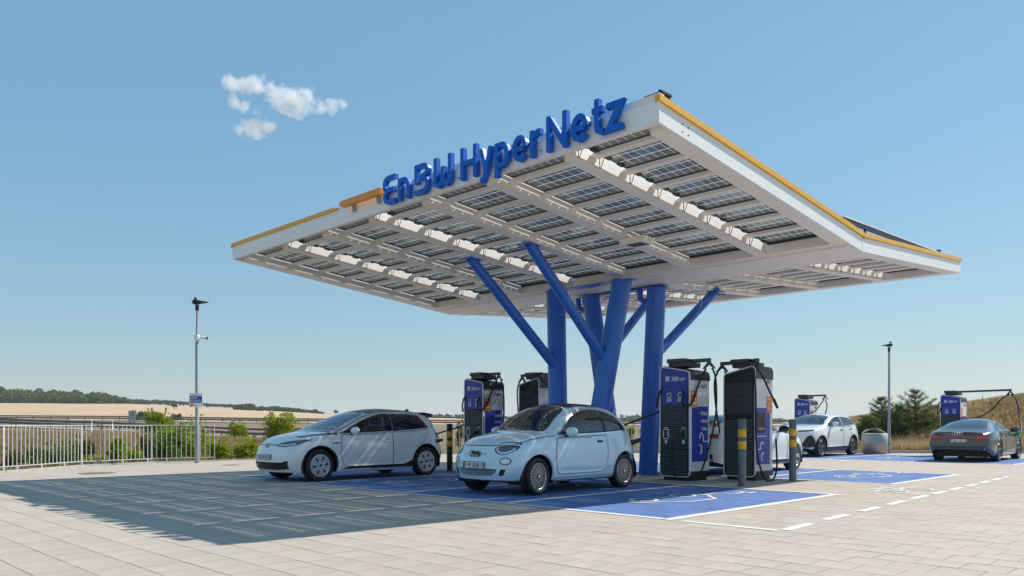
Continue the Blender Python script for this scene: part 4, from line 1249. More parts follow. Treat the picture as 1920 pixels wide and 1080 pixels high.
def inset_poly(poly, d):
    if area(poly) < 0: poly = poly[::-1]
    n = len(poly); out = []
    for i in range(n):
        p, a, b = Vector(poly[i]), Vector(poly[i-1]), Vector(poly[(i+1) % n])
        t0, t1 = (p-a), (b-p)
        if t0.length < 1e-9 or t1.length < 1e-9: out.append(tuple(p)); continue
        n0 = Vector((-t0.y, t0.x)).normalized(); n1 = Vector((-t1.y, t1.x)).normalized()
        q = (n0+n1)
        if q.length < 1e-6: q = n0
        q.normalize()
        out.append(tuple(p+q*d/max(.5, q.dot(n0))))
    return out

class Car:
    def __init__(s, spec, root, paint):
        s.spec, s.root, s.paint = spec, root, paint
        L = s.L = spec['L']
        cv = {k: curve(spec[k]) for k in ('zb', 'ws', 'zm', 'wm', 'zbelt', 'wb', 'zr', 'wr', 'zc')}
        ny = 150
        t = np.linspace(0, 1, ny)
        ys = L*(t - 0.10*np.sin(2*np.pi*t)/ (1.0) * .75)      # closer stations at both ends
        nt = [3, 10, 9, 13, 8, 9]
        rings = []
        for y in ys:
            g = {k: float(f(y)) for k, f in cv.items()}
            mid = (g['wm']+g['ws'])/2+.012
            X = [g['ws']-.05, g['ws'], g['wm'], g['wb'], g['wr'], g['wr']*.55, 0]
            zrc = g['zr']+(g['zc']-g['zr'])*.74
            Z = [g['zb'], g['zb']+.05, g['zm'], g['zbelt'], g['zr'], zrc, g['zc']]
            T = [0]
            for a in range(6): T.append(T[-1]+max(.02, math.hypot(X[a+1]-X[a], Z[a+1]-Z[a])))
            fx, fz = pchip(T, X), pchip(T, Z)
            tt = [0.0]
            for a, n_ in enumerate(nt): tt += list(np.linspace(T[a], T[a+1], n_+1)[1:])
            rings.append(np.stack([fx(tt), np.full(len(tt), y), fz(tt)], 1))
        Rg = np.array(rings)                                   # ny, nr, 3
        nr = Rg.shape[1]
        half = Rg
        full = np.concatenate([half, (half[:, :-1][:, ::-1])*np.array([-1, 1, 1])], 1)
        nf = full.shape[1]
        V = full.reshape(-1, 3).tolist()
        Fs = []
        for i in range(ny-1):
            for j in range(nf-1):
                Fs.append((i*nf+j, i*nf+j+1, (i+1)*nf+j+1, (i+1)*nf+j))
        def cap(i, flip):
            m = 18
            idx = []
            for j in range(nr):
                row = [i*nf+j]
                a = Vector(V[i*nf+j]); b = Vector(V[i*nf+nf-1-j])
                for q in range(1, m):
                    if j == nr-1: row.append(i*nf+j)
                    else:
                        V.append(tuple(a.lerp(b, q/m))); row.append(len(V)-1)
                row.append(i*nf+nf-1-j); idx.append(row)
            for j in range(nr-1):
                for q in range(m):
                    f = [idx[j][q], idx[j][q+1], idx[j+1][q+1], idx[j+1][q]]
                    f = [f[k] for k in range(4) if f[k] != f[k-1]]
                    if len(f) >= 3: Fs.append(tuple(f[::-1] if flip else f))
        cap(0, False); cap(ny-1, True)
        W = max(spec['wm'].values())
        pn, pt = spec.get('plan', (.22, .16))
        fn, ft = spec.get('nose', lambda z: 0), spec.get('tail', lambda z: 0)
        for i, (x, y, z) in enumerate(V):
            a = max(0, 1-y/1.0)**1.6; b = max(0, 1-(L-y)/.9)**1.6
            q = (abs(x)/W)**2.4
            V[i] = (x, y + a*(pn*q+fn(z)) - b*(pt*q+ft(z)), z)
        s.V, s.F = V, Fs
        s.bvh = BVHTree.FromPolygons([Vector(v) for v in V], Fs)
        s.cut = []       # (kind, polygon)
    # ---------------- projection frames
    def proj(s, fr, a, b, off):
        if fr == 'side': o, d = Vector((3, a, b)), Vector((-1, 0, 0))
        elif fr == 'front': o, d = Vector((a, -3, b)), Vector((0, 1, 0))
        elif fr == 'rear': o, d = Vector((a, s.L+3, b)), Vector((0, -1, 0))
        elif fr == 'top': o, d = Vector((a, b, 4)), Vector((0, 0, -1))
        loc, nrm, ix, dist = s.bvh.ray_cast(o, d)
        if loc is None:
            q = {'side': Vector((.7, a, b)), 'front': Vector((a, .25, b)), 'rear': Vector((a, s.L-.25, b)), 'top': Vector((a, b, .9))}[fr]
            loc, nrm, ix, dist = s.bvh.find_nearest(q)
            nrm = -d
        if nrm.dot(d) > 0: nrm = -nrm
        return loc + nrm*off
    def patch(s, name, fr, poly, mats, off=.004, border=0, step=.05, mirror=False, parent=None, thick=0.0, hole=False, sub=None):
        """feature cut to a 2-D outline and laid onto the body surface, with a rim that turns back to the body"""
        if area(poly) < 0: poly = poly[::-1]
        out = densify(poly, step*.6)
        verts = [Vector(p) for p in out]; n = len(verts)
        edges = [(i, (i+1) % n) for i in range(n)]
        inn = None
        if border:
            inn = inset_poly(out, border)
            b = len(verts); verts += [Vector(p) for p in inn]
            edges += [(b+i, b+(i+1) % n) for i in range(n)]
        xs = [p[0] for p in out]; ys = [p[1] for p in out]
        core = inset_poly(out, step*.5+border)
        for x in np.arange(min(xs), max(xs), step):
            for y in np.arange(min(ys), max(ys), step):
                if inside(core, (x, y)): verts.append(Vector((x+random.uniform(-.002, .002), y+random.uniform(-.002, .002))))
        r = delaunay_2d_cdt(verts, edges, [list(range(n))], 1, 1e-5)
        v2, f2 = r[0], r[2]
        P = [s.proj(fr, p[0], p[1], off) for p in v2]
        mi = []
        for f in f2:
            c = (sum(v2[i][0] for i in f)/3, sum(v2[i][1] for i in f)/3)
            mi.append(0 if (not border or inside(inn, c)) else 1)
        objs = []
        back = [s.proj(fr, p[0], p[1], -.006) for p in out]
        ori = r[3]
        bidx = {}
        for i, o_ in enumerate(ori):
            for k in o_:
                if k < n: bidx[k] = i
        for sg in ((1, -1) if mirror else (1,)):
            mb = MB()
            vs = [(p.x*sg, p.y, p.z) for p in P]
            base = len(vs)
            fs = [list(f) for f in f2]
            mb.add(vs, [], 0)
            for f, m_ in zip(fs, mi): mb.f.append(f); mb.m.append(m_); mb.sm.append(True)
            if thick >= 0 and len(bidx) == n:
                b0 = len(mb.v)
                mb.v += [(p.x*sg, p.y, p.z) for p in back]
                rim = []
                for i in range(n):
                    j = (i+1) % n
                    mb.f.append([bidx[i], bidx[j], b0+j, b0+i]); mb.m.append(1 if border else 0); mb.sm.append(False)
            me = mb.mesh(name, mats, fixn=False)
            # orient outwards
            ax = {'side': Vector((sg, 0, 0)), 'front': Vector((0, -1, 0)), 'rear': Vector((0, 1, 0)), 'top': Vector((0, 0, 1))}[fr]
            acc = sum((p.normal for p in me.polygons[:max(1, len(fs))]), Vector())
            if acc.dot(ax) < 0: me.flip_normals()
            objs.append(link(name, me, parent or s.root))
        if hole: s.cut.append((fr, inset_poly(densify(poly, .04), max(.012, border*.55))))
        return objs
    def ribbon(s, mb, fr, pts, w, off=.002, step=.04, mirror=False, closed=False):
        p = densify(pts, step, closed)
        n = len(p)
        L_, R_ = [], []
        for i in range(n):
            a = Vector(p[i-1] if (closed or i) else p[i]); b = Vector(p[(i+1) % n] if (closed or i < n-1) else p[i])
            t = (b-a)
            if t.length < 1e-9: t = Vector((1, 0))
            t.normalize(); nn = Vector((-t.y, t.x))*w/2
            L_.append(s.proj(fr, p[i][0]+nn.x, p[i][1]+nn.y, off)); R_.append(s.proj(fr, p[i][0]-nn.x, p[i][1]-nn.y, off))
        for sg in ((1, -1) if mirror else (1,)):
            vs = [(q.x*sg, q.y, q.z) for q in L_] + [(q.x*sg, q.y, q.z) for q in R_]
            fs = []
            for i in range(n if closed else n-1):
                j = (i+1) % n
                f = (i, j, n+j, n+i)
                fs.append(f if sg > 0 else f[::-1])
            mb.add(vs, fs, 0, True)
    def arch(s, yc, zc, r, trim, tw=.05, toff=.006):
        s.cut.append(('arch', (yc, zc, r)))
        for sg in (1, -1):
            mb = MB(); n = 40; vs = []; ok = []
            for i in range(n+1):
                a = R(-14+208*i/n)
                for q, (rr, of) in enumerate(((r-.012, -.03), (r-.006, toff), (r+tw*.8, toff), (r+tw, -.004))):
                    p = s.proj('side', yc+rr*math.cos(a), max(.13, zc+rr*math.sin(a)), of)
                    vs.append((p.x*sg, p.y, p.z))
            fs = []
            for i in range(n):
                for q in range(3):
                    f = (i*4+q, i*4+q+1, i*4+5+q, i*4+4+q); fs.append(f if sg < 0 else f[::-1])
            mb.add(vs, fs, 0, True)
            mb.build('wheel_arch', trim, s.root)
            mb = MB(); vs = []
            for i in range(n+1):
                a = R(-22+224*i/n)
                for x in (.42, s.spec['half']-.03): vs.append((sg*x, yc+(r+.006)*math.cos(a), max(.12, zc+(r+.006)*math.sin(a))))
            mb.add(vs, [(2*i, 2*i+1, 2*i+3, 2*i+2) for i in range(n)], 0, True)
            c = len(mb.v)
            mb.add([(sg*.42, yc+(r+.006)*math.cos(R(-22+224*i/n)), max(.12, zc+(r+.006)*math.sin(R(-22+224*i/n)))) for i in range(n+1)], [list(range(n+1))], 0)
            mb.build('arch_liner', M['black'], s.root)
    def finish(s, mats_by_face=None):
        """open the windows and arches, then link the body"""
        bm = bmesh.new()
        vs = [bm.verts.new(v) for v in s.V]
        for f in s.F:
            try: bm.faces.new([vs[i] for i in f])
            except ValueError: pass
        bmesh.ops.recalc_face_normals(bm, faces=bm.faces[:])
        dele = []
        for f in bm.faces:
            c = f.calc_center_median(); nr = f.normal
            for kind, q in s.cut:
                if kind == 'arch':
                    if abs(c.x) > .42 and math.hypot(c.y-q[0], c.z-q[1]) < q[2]: dele.append(f); break
                elif kind == 'side':
                    if abs(c.x) > .3 and abs(nr.x) > .25 and inside(q, (c.y, c.z)): dele.append(f); break
                elif kind == 'top':
                    if nr.z > .12 and inside(q, (c.x, c.y)): dele.append(f); break
                elif kind == 'rear':
                    if nr.y > .12 and inside(q, (c.x, c.z)): dele.append(f); break
        bmesh.ops.delete(bm, geom=dele, context='FACES')
        for v in bm.verts:
            if v.is_boundary and abs(v.co.x) > .42:
                for kind, q in s.cut:
                    if kind == 'arch':
                        d = math.hypot(v.co.y-q[0], v.co.z-q[1])
                        if d < q[2]+.06 and v.co.z > .2:
                            k = (q[2]+.004)/d
                            v.co.y = q[0]+(v.co.y-q[0])*k; v.co.z = q[1]+(v.co.z-q[1])*k
        for f in bm.faces: f.smooth = True
        me = bpy.data.meshes.new('body'); bm.to_mesh(me); bm.free()
        me.materials.append(s.paint)
        return link('body', me, s.root)
    def wheel(s, x, y, r, w, spokes, steer=0.0):
        """x is the outer face; sign gives the side"""
        sg = 1 if x > 0 else -1
        mb = MB()
        rr = r*.70
        prof = [(rr, -w), (r*.93, -w), (r*.985, -w+.02), (r, -w*.8), (r, -w*.2), (r*.985, -.022), (r*.95, -.006), (r*.86, .0), (r*.78, -.008), (rr*1.02, -.016), (rr, -.028), (rr, -w)]
        mb.lathe([(a, b*sg) for a, b in prof], 40, 0, 'X')
        o = mb.build('wheel', M['rubber'], s.root)
        o.location = (x, y, r*.985); o.rotation_euler = (0, 0, steer)
        spokes(o, rr, w, sg)
        return o

def spokes_fn(mats, kind):
    cache = {}
    def f(parent, rr, w, sg):
        key = sg
        if key not in cache:
            mb = MB()
            # barrel and lip
            mb.lathe([(rr*1.0, -.03*sg), (rr*1.0, -.010*sg), (rr*.955, -.008*sg), (rr*.94, -.03*sg), (rr*.92, -w*.9*sg), (0.02, -w*.9*sg)], 40, 0, 'X', mis=[0, 0, 0, 1, 1])
            def bar(a, r0, r1, w0, w1, x0, x1, mi=0, th=.02):
                ca, sa = math.cos(a), math.sin(a)
                P = []
                for (r_, ww, xx) in ((r0, w0, x0), (r1, w1, x1)):
                    for t in (-1, 1):
                        for dx in (0, -th):
                            y, z = r_*ca-t*ww*sa, r_*sa+t*ww*ca
                            P.append(((xx+dx)*sg, y, z))
                # 0:-,top 1:-,back 2:+,top 3:+,back | 4..7
                mb.add(P, [(0, 4, 6, 2), (1, 3, 7, 5), (0, 1, 5, 4), (2, 6, 7, 3)], mi)
            if kind == 'multi':
                for i in range(24):
                    bar(2*math.pi*i/24, rr*.25, rr*.95, .0042, .0062, -.012, -.014, 0)
                mb.cyl((-.03*sg, 0, 0), (-.004*sg, 0, 0), rr*.27, rr*.25, 20, 1)
                mb.cyl((-.005*sg, 0, 0), (-.001*sg, 0, 0), rr*.16, rr*.15, 20, 0)
            elif kind == 'aero':
                n = 48
                vs = []; fs = []; ms = []
                for (r_, xx) in ((rr*.05, -.002), (rr*.30, -.002), (rr*.42, -.005), (rr*.80, -.010), (rr*.955, -.014)):
                    for i in range(n): vs.append((xx*sg, r_*math.cos(2*math.pi*i/n), r_*math.sin(2*math.pi*i/n)))
                for q in range(4):
                    for i in range(n):
                        mi = 1 if (q == 2 and (i % 8) in (0, 1)) else 0
                        mb.add([vs[q*n+i], vs[q*n+(i+1) % n], vs[q*n+n+(i+1) % n], vs[q*n+n+i]], [(0, 1, 2, 3)], mi, True)
                mb.cyl((-.004*sg, 0, 0), (.004*sg, 0, 0), rr*.17, rr*.16, 20, 0)
                mb.cyl((.004*sg, 0, 0), (.005*sg, 0, 0), rr*.12, rr*.12, 20, 1)
            else:
                for i in range(5):
                    a = 2*math.pi*i/5+.3
                    for da in (-.16, .16):
                        bar(a+da*.5, rr*.18, rr*.96, .020, .022, -.016, -.02, 0, .03)
                        if kind == 'y': bar(a+da*2.1, rr*.45, rr*.95, .012, .016, -.022, -.026, 0, .03)
                mb.cyl((-.05*sg, 0, 0), (-.010*sg, 0, 0), rr*.24, rr*.22, 20, 0)
                mb.cyl((-.010*sg, 0, 0), (-.006*sg, 0, 0), rr*.13, rr*.12, 20, 1)
            # brake disc
            mb.cyl((-w*.60*sg, 0, 0), (-w*.55*sg, 0, 0), rr*.60, rr*.60, 24, 2)
            cache[key] = mb.mesh('rim', mats)
        link('rim', cache[key], parent)
    return f

def car_paint(name, col, metal=0.0, rough=0.28):
    return mat(name, col, rough, metal=metal, coat=1.0, var=0.02, scale=1)
M['glass'] = glass_mat('car_glass', (0.62, 0.70, 0.68), 0.06)
M['glass_dark'] = glass_mat('tinted_car_glass', (0.10, 0.11, 0.12), 0.06)
M['glass_wind'] = glass_mat('windscreen_glass', (0.60, 0.68, 0.67), 0.10)
M['gloss'] = mat('gloss_black', (0.01, 0.01, 0.012), 0.12, coat=0.6)
M['seat'] = mat('seat_fabric', (0.045, 0.05, 0.055), 0.8)
M['seatlight'] = mat('pale_seat', (0.20, 0.24, 0.25), 0.7)
M['chrome'] = mat('bright_trim', (0.75, 0.75, 0.76), 0.18, metal=1.0)
M['alloy'] = mat('alloy_silver', (0.58, 0.58, 0.58), 0.32, metal=0.85)
M['lens'] = mat('lamp_lens', (0.10, 0.12, 0.14), 0.06, coat=1.0)
M['lamp'] = mat('lamp_white', (0.80, 0.82, 0.85), 0.15, coat=1.0)
M['tail'] = mat('tail_lamp_red', (0.50, 0.010, 0.016), 0.15, coat=1.0)
M['plate'] = mat('plate_white', (0.78, 0.78, 0.76), 0.4)
M['euro'] = mat('plate_blue_band', (0.01, 0.06, 0.40), 0.4)
M['ink'] = mat('plate_ink', (0.008, 0.008, 0.009), 0.5)
M['disc'] = mat('brake_disc', (0.06, 0.058, 0.055), 0.5, metal=0.5)
RIM = [M['alloy'], M['black'], M['disc']]

def number_plate(root, loc, rx, txt, w=.52, h=.112, rz=0.0):
    o = MB(); o.box((-w/2, -.008, -h/2), (w/2, 0, h/2), 1); o.box((-w/2+.008, -.0105, -h/2+.008), (w/2-.008, -.0085, h/2-.008), 0)
    o.box((-w/2+.006, -.0125, -h/2+.006), (-w/2+.05, -.011, h/2-.006), 2)
    ww = put_text(o, txt, h*.66, (.022, -.0118, -h*.33), (1, 0, 0), (0, 0, 1), 1, sx=1.0, align='C') if False else 0
    v, f = text_mb(txt, h*.66)
    tw = max(a for a, b in v); sx = (w-.085)/tw
    o.add([(-w/2+.062+a*sx, -.0118, -h*.33+b) for a, b in v], f, 1)
    ob = o.build('number_plate', [M['plate'], M['ink'], M['euro']], root)
    ob.location = loc; ob.rotation_euler = (rx, 0, rz)
    return ob

def interior(root, y_dash, z_belt, half, seats, zseat, floor, roofz, mt, rear_y=None, wheel_side=1):
    """dashboard, seats, steering wheel and floor pan"""
    mb = MB(); mb.box((-half+.04, floor[0], .20), (half-.04, floor[1], .36), 0); mb.build('floor_pan', M['black'], root)
    mb = MB(); mb.box((-half+.10, y_dash-.32, z_belt-.20), (half-.10, y_dash, z_belt-.05), 0, .04); mb.build('dashboard', M['black'], root)
    sh = {}
    def seat(x, y, w):
        mb = MB(); mb.box((x-w/2, y, .40), (x+w/2, y+.50, zseat), 0, .05)
        a = zseat-.05; b = roofz-.36
        mb.hexa([(x-w/2, y+.42, a), (x+w/2, y+.42, a), (x+w/2, y+.56, a), (x-w/2, y+.56, a), (x-w/2*.8, y+.60, b), (x+w/2*.8, y+.60, b), (x+w/2*.8, y+.70, b), (x-w/2*.8, y+.70, b)])
        mb.box((x-.12, y+.63, b+.03), (x+.12, y+.73, b+.20), 0, .04)
        mb.cyl((x-.05, y+.67, b-.03), (x-.05, y+.67, b+.05), .01, n=6); mb.cyl((x+.05, y+.67, b-.03), (x+.05, y+.67, b+.05), .01, n=6)
        mb.build('seat', mt, root)
    for x in (-.36, .36): seat(x, seats, .48)
    if rear_y: seat(-.3, rear_y, .55); seat(.3, rear_y, .55)
    mb = MB()
    c = Vector((.36*wheel_side, y_dash+.14, z_belt-.02)); n = 20
    ax = Vector((0, .85, .52)).normalized(); a = Vector((1, 0, 0)); b = ax.cross(a)
    mb.tube([c+(a*math.cos(2*math.pi*i/n)+b*math.sin(2*math.pi*i/n))*.18 for i in range(n)], .016, 6, closed=True)
    mb.cyl(c-a*.17, c+a*.17, .018, n=6); mb.cyl(c, c-ax*.2, .03, n=8)
    mb.build('steering_wheel', M['black'], root)
    mb = MB(); mb.box((-.09, y_dash+.30, roofz-.17), (.09, y_dash+.33, roofz-.11), 0, .01); mb.build('rear_view_mirror', M['black'], root)

def door_mirror(root, x, y, z, mats, sc=1.0):
    for sg in (1, -1):
        bm = bmesh.new(); bmesh.ops.create_uvsphere(bm, u_segments=16, v_segments=10, radius=1)
        mb = MB()
        for v in bm.verts:
            q = v.co
            v.co = Vector((sg*(x+.11*sc+q.x*.125*sc), y+(q.y*.085 if q.y < 0 else q.y*.03)*sc, z+.03+q.z*.075*sc))
        mb.bm(bm, 0, True); bm.free()
        mb.hexa([(sg*(x-.06), y-.05, z-.07), (sg*(x+.09*sc), y-.03, z-.04), (sg*(x+.09*sc), y+.01, z-.04), (sg*(x-.06), y+.02, z-.07),
                 (sg*(x-.06), y-.05, z-.035), (sg*(x+.09*sc), y-.03, z-.005), (sg*(x+.09*sc), y+.01, z-.005), (sg*(x-.06), y+.02, z-.035)], 1)
        mb.build('door_mirror', mats, root)

def handle(car, ya, yb, z, m, name='door_handle', parent=None):
    o = car.patch(name, 'side', rounded([(ya, z-.017), (yb, z-.017), (yb, z+.017), (ya, z+.017)], .015), [m], .022, 0, .03, True, parent)
    return o

# ================================================================== pale blue small car (front left of the chargers)
def build_small():
    S = 1.03
    root = thing('small_car', 'pale blue rounded three door car parked in front of the blue columns', 'car', (-10.02, 9.12, 0))
    root.scale = (S, S, 1.055)
    spec = dict(L=3.63, half=.84,
        zb={0: .25, .3: .215, .7: .20, 1.3: .195, 2.5: .195, 3.2: .23, 3.63: .31},
        ws={0: .60, .06: .66, .2: .73, .5: .785, 1: .80, 2.6: .80, 3.1: .79, 3.4: .73, 3.57: .66, 3.63: .60},
        zm={0: .50, .5: .54, 3: .56, 3.63: .56},
        wm={0: .68, .05: .735, .15: .775, .35: .810, .7: .838, 1.2: .832, 2.3: .835, 2.9: .842, 3.3: .80, 3.5: .745, 3.6: .69, 3.63: .655},
        zbelt={0: .65, .15: .74, .4: .83, .7: .885, 1.0: .915, 1.6: .935, 2.5: .965, 3.0: .98, 3.3: .95, 3.5: .85, 3.63: .68},
        wb={0: .62, .05: .67, .15: .715, .35: .755, .7: .785, 1.1: .80, 2.4: .805, 2.9: .80, 3.2: .765, 3.45: .70, 3.63: .60},
        zr={0: .735, .15: .83, .4: .905, .7: .955, .95: .985, 1.2: 1.10, 1.5: 1.275, 1.8: 1.385, 2.1: 1.425, 2.5: 1.425, 2.8: 1.385, 3.05: 1.30, 3.25: 1.17, 3.42: 1.01, 3.55: .87, 3.63: .74},
        wr={0: .46, .15: .52, .4: .585, .7: .635, .95: .68, 1.2: .675, 1.5: .635, 1.8: .595, 2.2: .58, 2.8: .585, 3.1: .60, 3.4: .61, 3.63: .52},
        zc={0: .78, .06: .825, .15: .87, .35: .93, .6: .98, .85: 1.025, 1.0: 1.07, 1.2: 1.20, 1.4: 1.335, 1.6: 1.435, 1.8: 1.49, 2.1: 1.522, 2.5: 1.515, 2.8: 1.475, 3.05: 1.39, 3.25: 1.25, 3.42: 1.08, 3.55: .93, 3.63: .80},
        plan=(.30, .22), nose=lambda z: .05*max(0, .36-z)/.12 + .22*max(0, z-.55), tail=lambda z: .05*max(0, .4-z)/.1 + .12*max(0, z-.7))
    paint = car_paint('ice_blue_paint', (0.66, 0.83, 0.89), .0)
    c = Car(spec, root, paint)
    yF, yR, rw = .70, 3.02, .308
    # glass
    ws = smoothpoly([(-.60, 1.02), (-.3, .945), (0, .925), (.3, .945), (.60, 1.02), (.555, 1.35), (.485, 1.66), (.25, 1.70), (0, 1.71), (-.25, 1.70), (-.485, 1.66), (-.555, 1.35)], 4)
    c.patch('windscreen', 'top', ws, [M['glass_wind'], M['gloss']], .004, .035, .06, hole=True)
    win = smoothpoly([(1.22, .97), (1.9, .99), (2.5, 1.01), (2.98, 1.035), (3.06, 1.06), (2.98, 1.16), (2.8, 1.29), (2.5, 1.375), (2.1, 1.392), (1.8, 1.34), (1.5, 1.185), (1.3, 1.03)], 5)
    c.patch('side_window', 'side', win, [M['glass'], M['gloss']], .004, .026, .05, True, hole=True)
    c.patch('b_pillar', 'side', [(2.43, .995), (2.50, 1.0), (2.44, 1.385), (2.37, 1.385)], [M['gloss']], .0065, 0, .05, True)
    mb = MB(); c.ribbon(mb, 'side', inset_poly(densify(win, .05), -.014), .014, .008, mirror=True, closed=True); mb.build('window_trim', M['chrome'], root)
    rg = smoothpoly([(-.50, 1.10), (0, 1.07), (.50, 1.10), (.47, 1.30), (.40, 1.41), (0, 1.43), (-.40, 1.41), (-.47, 1.30)], 4)
    c.patch('rear_window', 'rear', rg, [M['glass_dark'], M['gloss']], .004, .03, .06, hole=True)
    rt = rounded([(-.50, 1.74), (.50, 1.74), (.50, 2.85), (-.50, 2.85)], .12)
    c.patch('roof_panel', 'top', rt, [mat('soft_roof', (.05, .055, .065), .7)], .005, 0, .08)
    # doors
    dr = rounded([(1.16, .32), (2.38, .32), (2.48, .46), (2.51, .80), (2.47, .955), (1.14, .92), (1.08, .55)], [.08, .1, .15, .12, .02, .05, .2])
    for d in c.patch('door', 'side', dr, [paint], .003, 0, .05, True): pass
    mb = MB(); c.ribbon(mb, 'side', dr, .009, .0036, mirror=True, closed=True)
    c.ribbon(mb, 'side', [(2.5, .40), (2.64, .41)], .006, .0036, mirror=True)
    hood = [(-.63, .90), (-.60, .55), (-.50, .26), (-.2, .165), (.2, .165), (.50, .26), (.60, .55), (.63, .90)]
    c.ribbon(mb, 'front', [(-.70, .815), (-.4, .80), (0, .796), (.4, .80), (.70, .815)], .010, .003)
    c.ribbon(mb, 'side', [(.34, .825), (.6, .895), (.9, .935), (1.12, .955)], .008, .003, mirror=True)
    mb.build('panel_seam', M['black'], root)
    handle(c, 2.20, 2.34, .845, M['gloss'])
    # lamps
    hl = [(x, z) for x, z in smoothpoly([(.575, .795), (.42, .775), (.395, .738), (.43, .685), (.52, .658), (.62, .678), (.685, .738), (.695, .788)], 5)]
    for sg in (1, -1):
        P = [(x*sg, z) for x, z in hl]
        c.patch('headlight', 'front', P, [M['lens'], M['gloss']], .008, .018, .03)
        mb = MB(); arcp = [(sg*(.545+.115*math.cos(R(a))), .758+.078*math.sin(R(a))) for a in range(178, 365, 12)]
        c.ribbon(mb, 'front', arcp, .024, .0115, .02); mb.build('light_arc', M['lamp'], root)
        brow = [(sg*(.545+.15*math.cos(R(a))), .808+.045*math.sin(R(a))) for a in range(8, 176, 12)]
        mb = MB(); c.ribbon(mb, 'front', brow, .010, .005, .03); mb.build('headlight_brow', M['gloss'], root)
        ob = smoothpoly([(sg*(.59+.088*math.cos(R(a))), .555+.060*math.sin(R(a))) for a in range(0, 360, 30)], 2)
        c.patch('lower_lamp', 'front', ob, [M['lamp'], M['gloss']], .006, .014, .03)
        c.patch('bumper_vent', 'front', rounded([(sg*.515, .425), (sg*.60, .425), (sg*.555, .325), (sg*.475, .325)], .015), [M['black']], .004, 0, .03)
    gr = smoothpoly([(-.44, .425), (0, .425), (.44, .425), (.36, .335), (.25, .318), (0, .314), (-.25, .318), (-.36, .335)], 3)
    c.patch('grille', 'front', gr, [mat('grille_dark', (.10, .15, .19), .5)], .003, 0, .04)
    mb = MB()
    for r_ in range(6):
        z = .330+r_*.017
        for i in range(-18, 19):
            x = i*.0235 + (r_ % 2)*.0118
            if inside(inset_poly(gr, .008), (x, z)):
                p = c.proj('front', x, z, .007)
                mb.add([(p.x-.0075, p.y, p.z), (p.x, p.y-.002, p.z-.0055), (p.x+.0075, p.y, p.z), (p.x, p.y-.002, p.z+.0055)], [(0, 1, 2, 3)])
    o = mb.build('grille_studs', M['alloy'], root); o['kind'] = 'stuff'
    # emblem: three linked digits on a bar
    mb = MB(); c.ribbon(mb, 'front', [(-.24, .665), (.24, .665)], .034, .004); mb.build('emblem_bar', mat('emblem_bar', (.38, .52, .60), .25, metal=.5), root)
    mb = MB(); p0 = c.proj('front', 0, .66, .004)
    def dig(path, m=0, w=.013): 
        for a in path: pass
        mb.tube([(p0.x+x*1.25, p0.y-(.020 if m == 0 else .012), .668+z*1.2) for x, z in path], w, 5, mi=m)
    five = [(-.045, .030), (-.088, .030), (-.088, .004), (-.06, .008), (-.050, -.010), (-.062, -.028), (-.092, -.028)]
    dig(five, 1, .018); dig(five, 0, .010)
    for cx in (-.012, .052):
        pr = [(cx+.028*math.cos(t), -.002+.028*math.sin(t)) for t in np.linspace(0, 2*math.pi, 14)]
        dig(pr, 1, .018); dig(pr, 0, .009)
    mb.build('emblem', [M['chrome'], M['gloss']], root)
    p = c.proj('front', 0, .49, .0)
    number_plate(root, (-.02, p.y-.015, .482), R(-4), 'F·PR 8580 E', .50, .115)
    # lower lip, sills
    mb = MB(); c.ribbon(mb, 'side', [(1.05, .235), (2.65, .235)], .06, .004, mirror=True); mb.build('sill', M['black'], root)
    for sg in (1, -1):
        tl = rounded([(sg*.56, .66), (sg*.66, .66), (sg*.68, .88), (sg*.60, .90)], .03)
        c.patch('tail_light', 'rear', tl, [M['tail'], M['chrome']], .008, .012, .03)
    c.arch(yF, rw, .358, paint, .03, .004); c.arch(yR, rw, .358, paint, .03, .004)
    c.finish()
    sp = spokes_fn([M['alloy'], M['black'], M['disc']], 'multi')
    for x in (.815, -.815):
        c.wheel(x, yF, rw, .20, sp, R(7)); c.wheel(x, yR, rw, .20, sp)
    mb = MB(); mb.box((-.58, .45, .19), (.58, 3.15, .25)); mb.build('underbody', M['black'], root)
    interior(root, 1.42, .93, .76, 1.62, .58, (1.05, 3.2), 1.50, M['seatlight'], 2.35)
    door_mirror(root, .80, 1.40, .985, [paint, M['black']], 1.08)
    # charge plug in the right rear wing
    mb = MB(); q = c.proj('side', 3.28, .86, .0)
    mb.cyl((q.x-.02, 3.34, .80), (q.x+.10, 3.50, .86), .05, .035, 12); mb.build('charge_plug', M['black'], root)
    mb = MB(); mb.tube([(.0, 1.0, 1.045), (.2, 1.0, 1.04), (.48, 1.06, 1.075)], .012, 5); mb.tube([(-.5, 1.06, 1.07), (-.2, 1.0, 1.05), (.05, .99, 1.04)], .012, 5); mb.build('wiper', M['black'], root)
    return root
build_small()

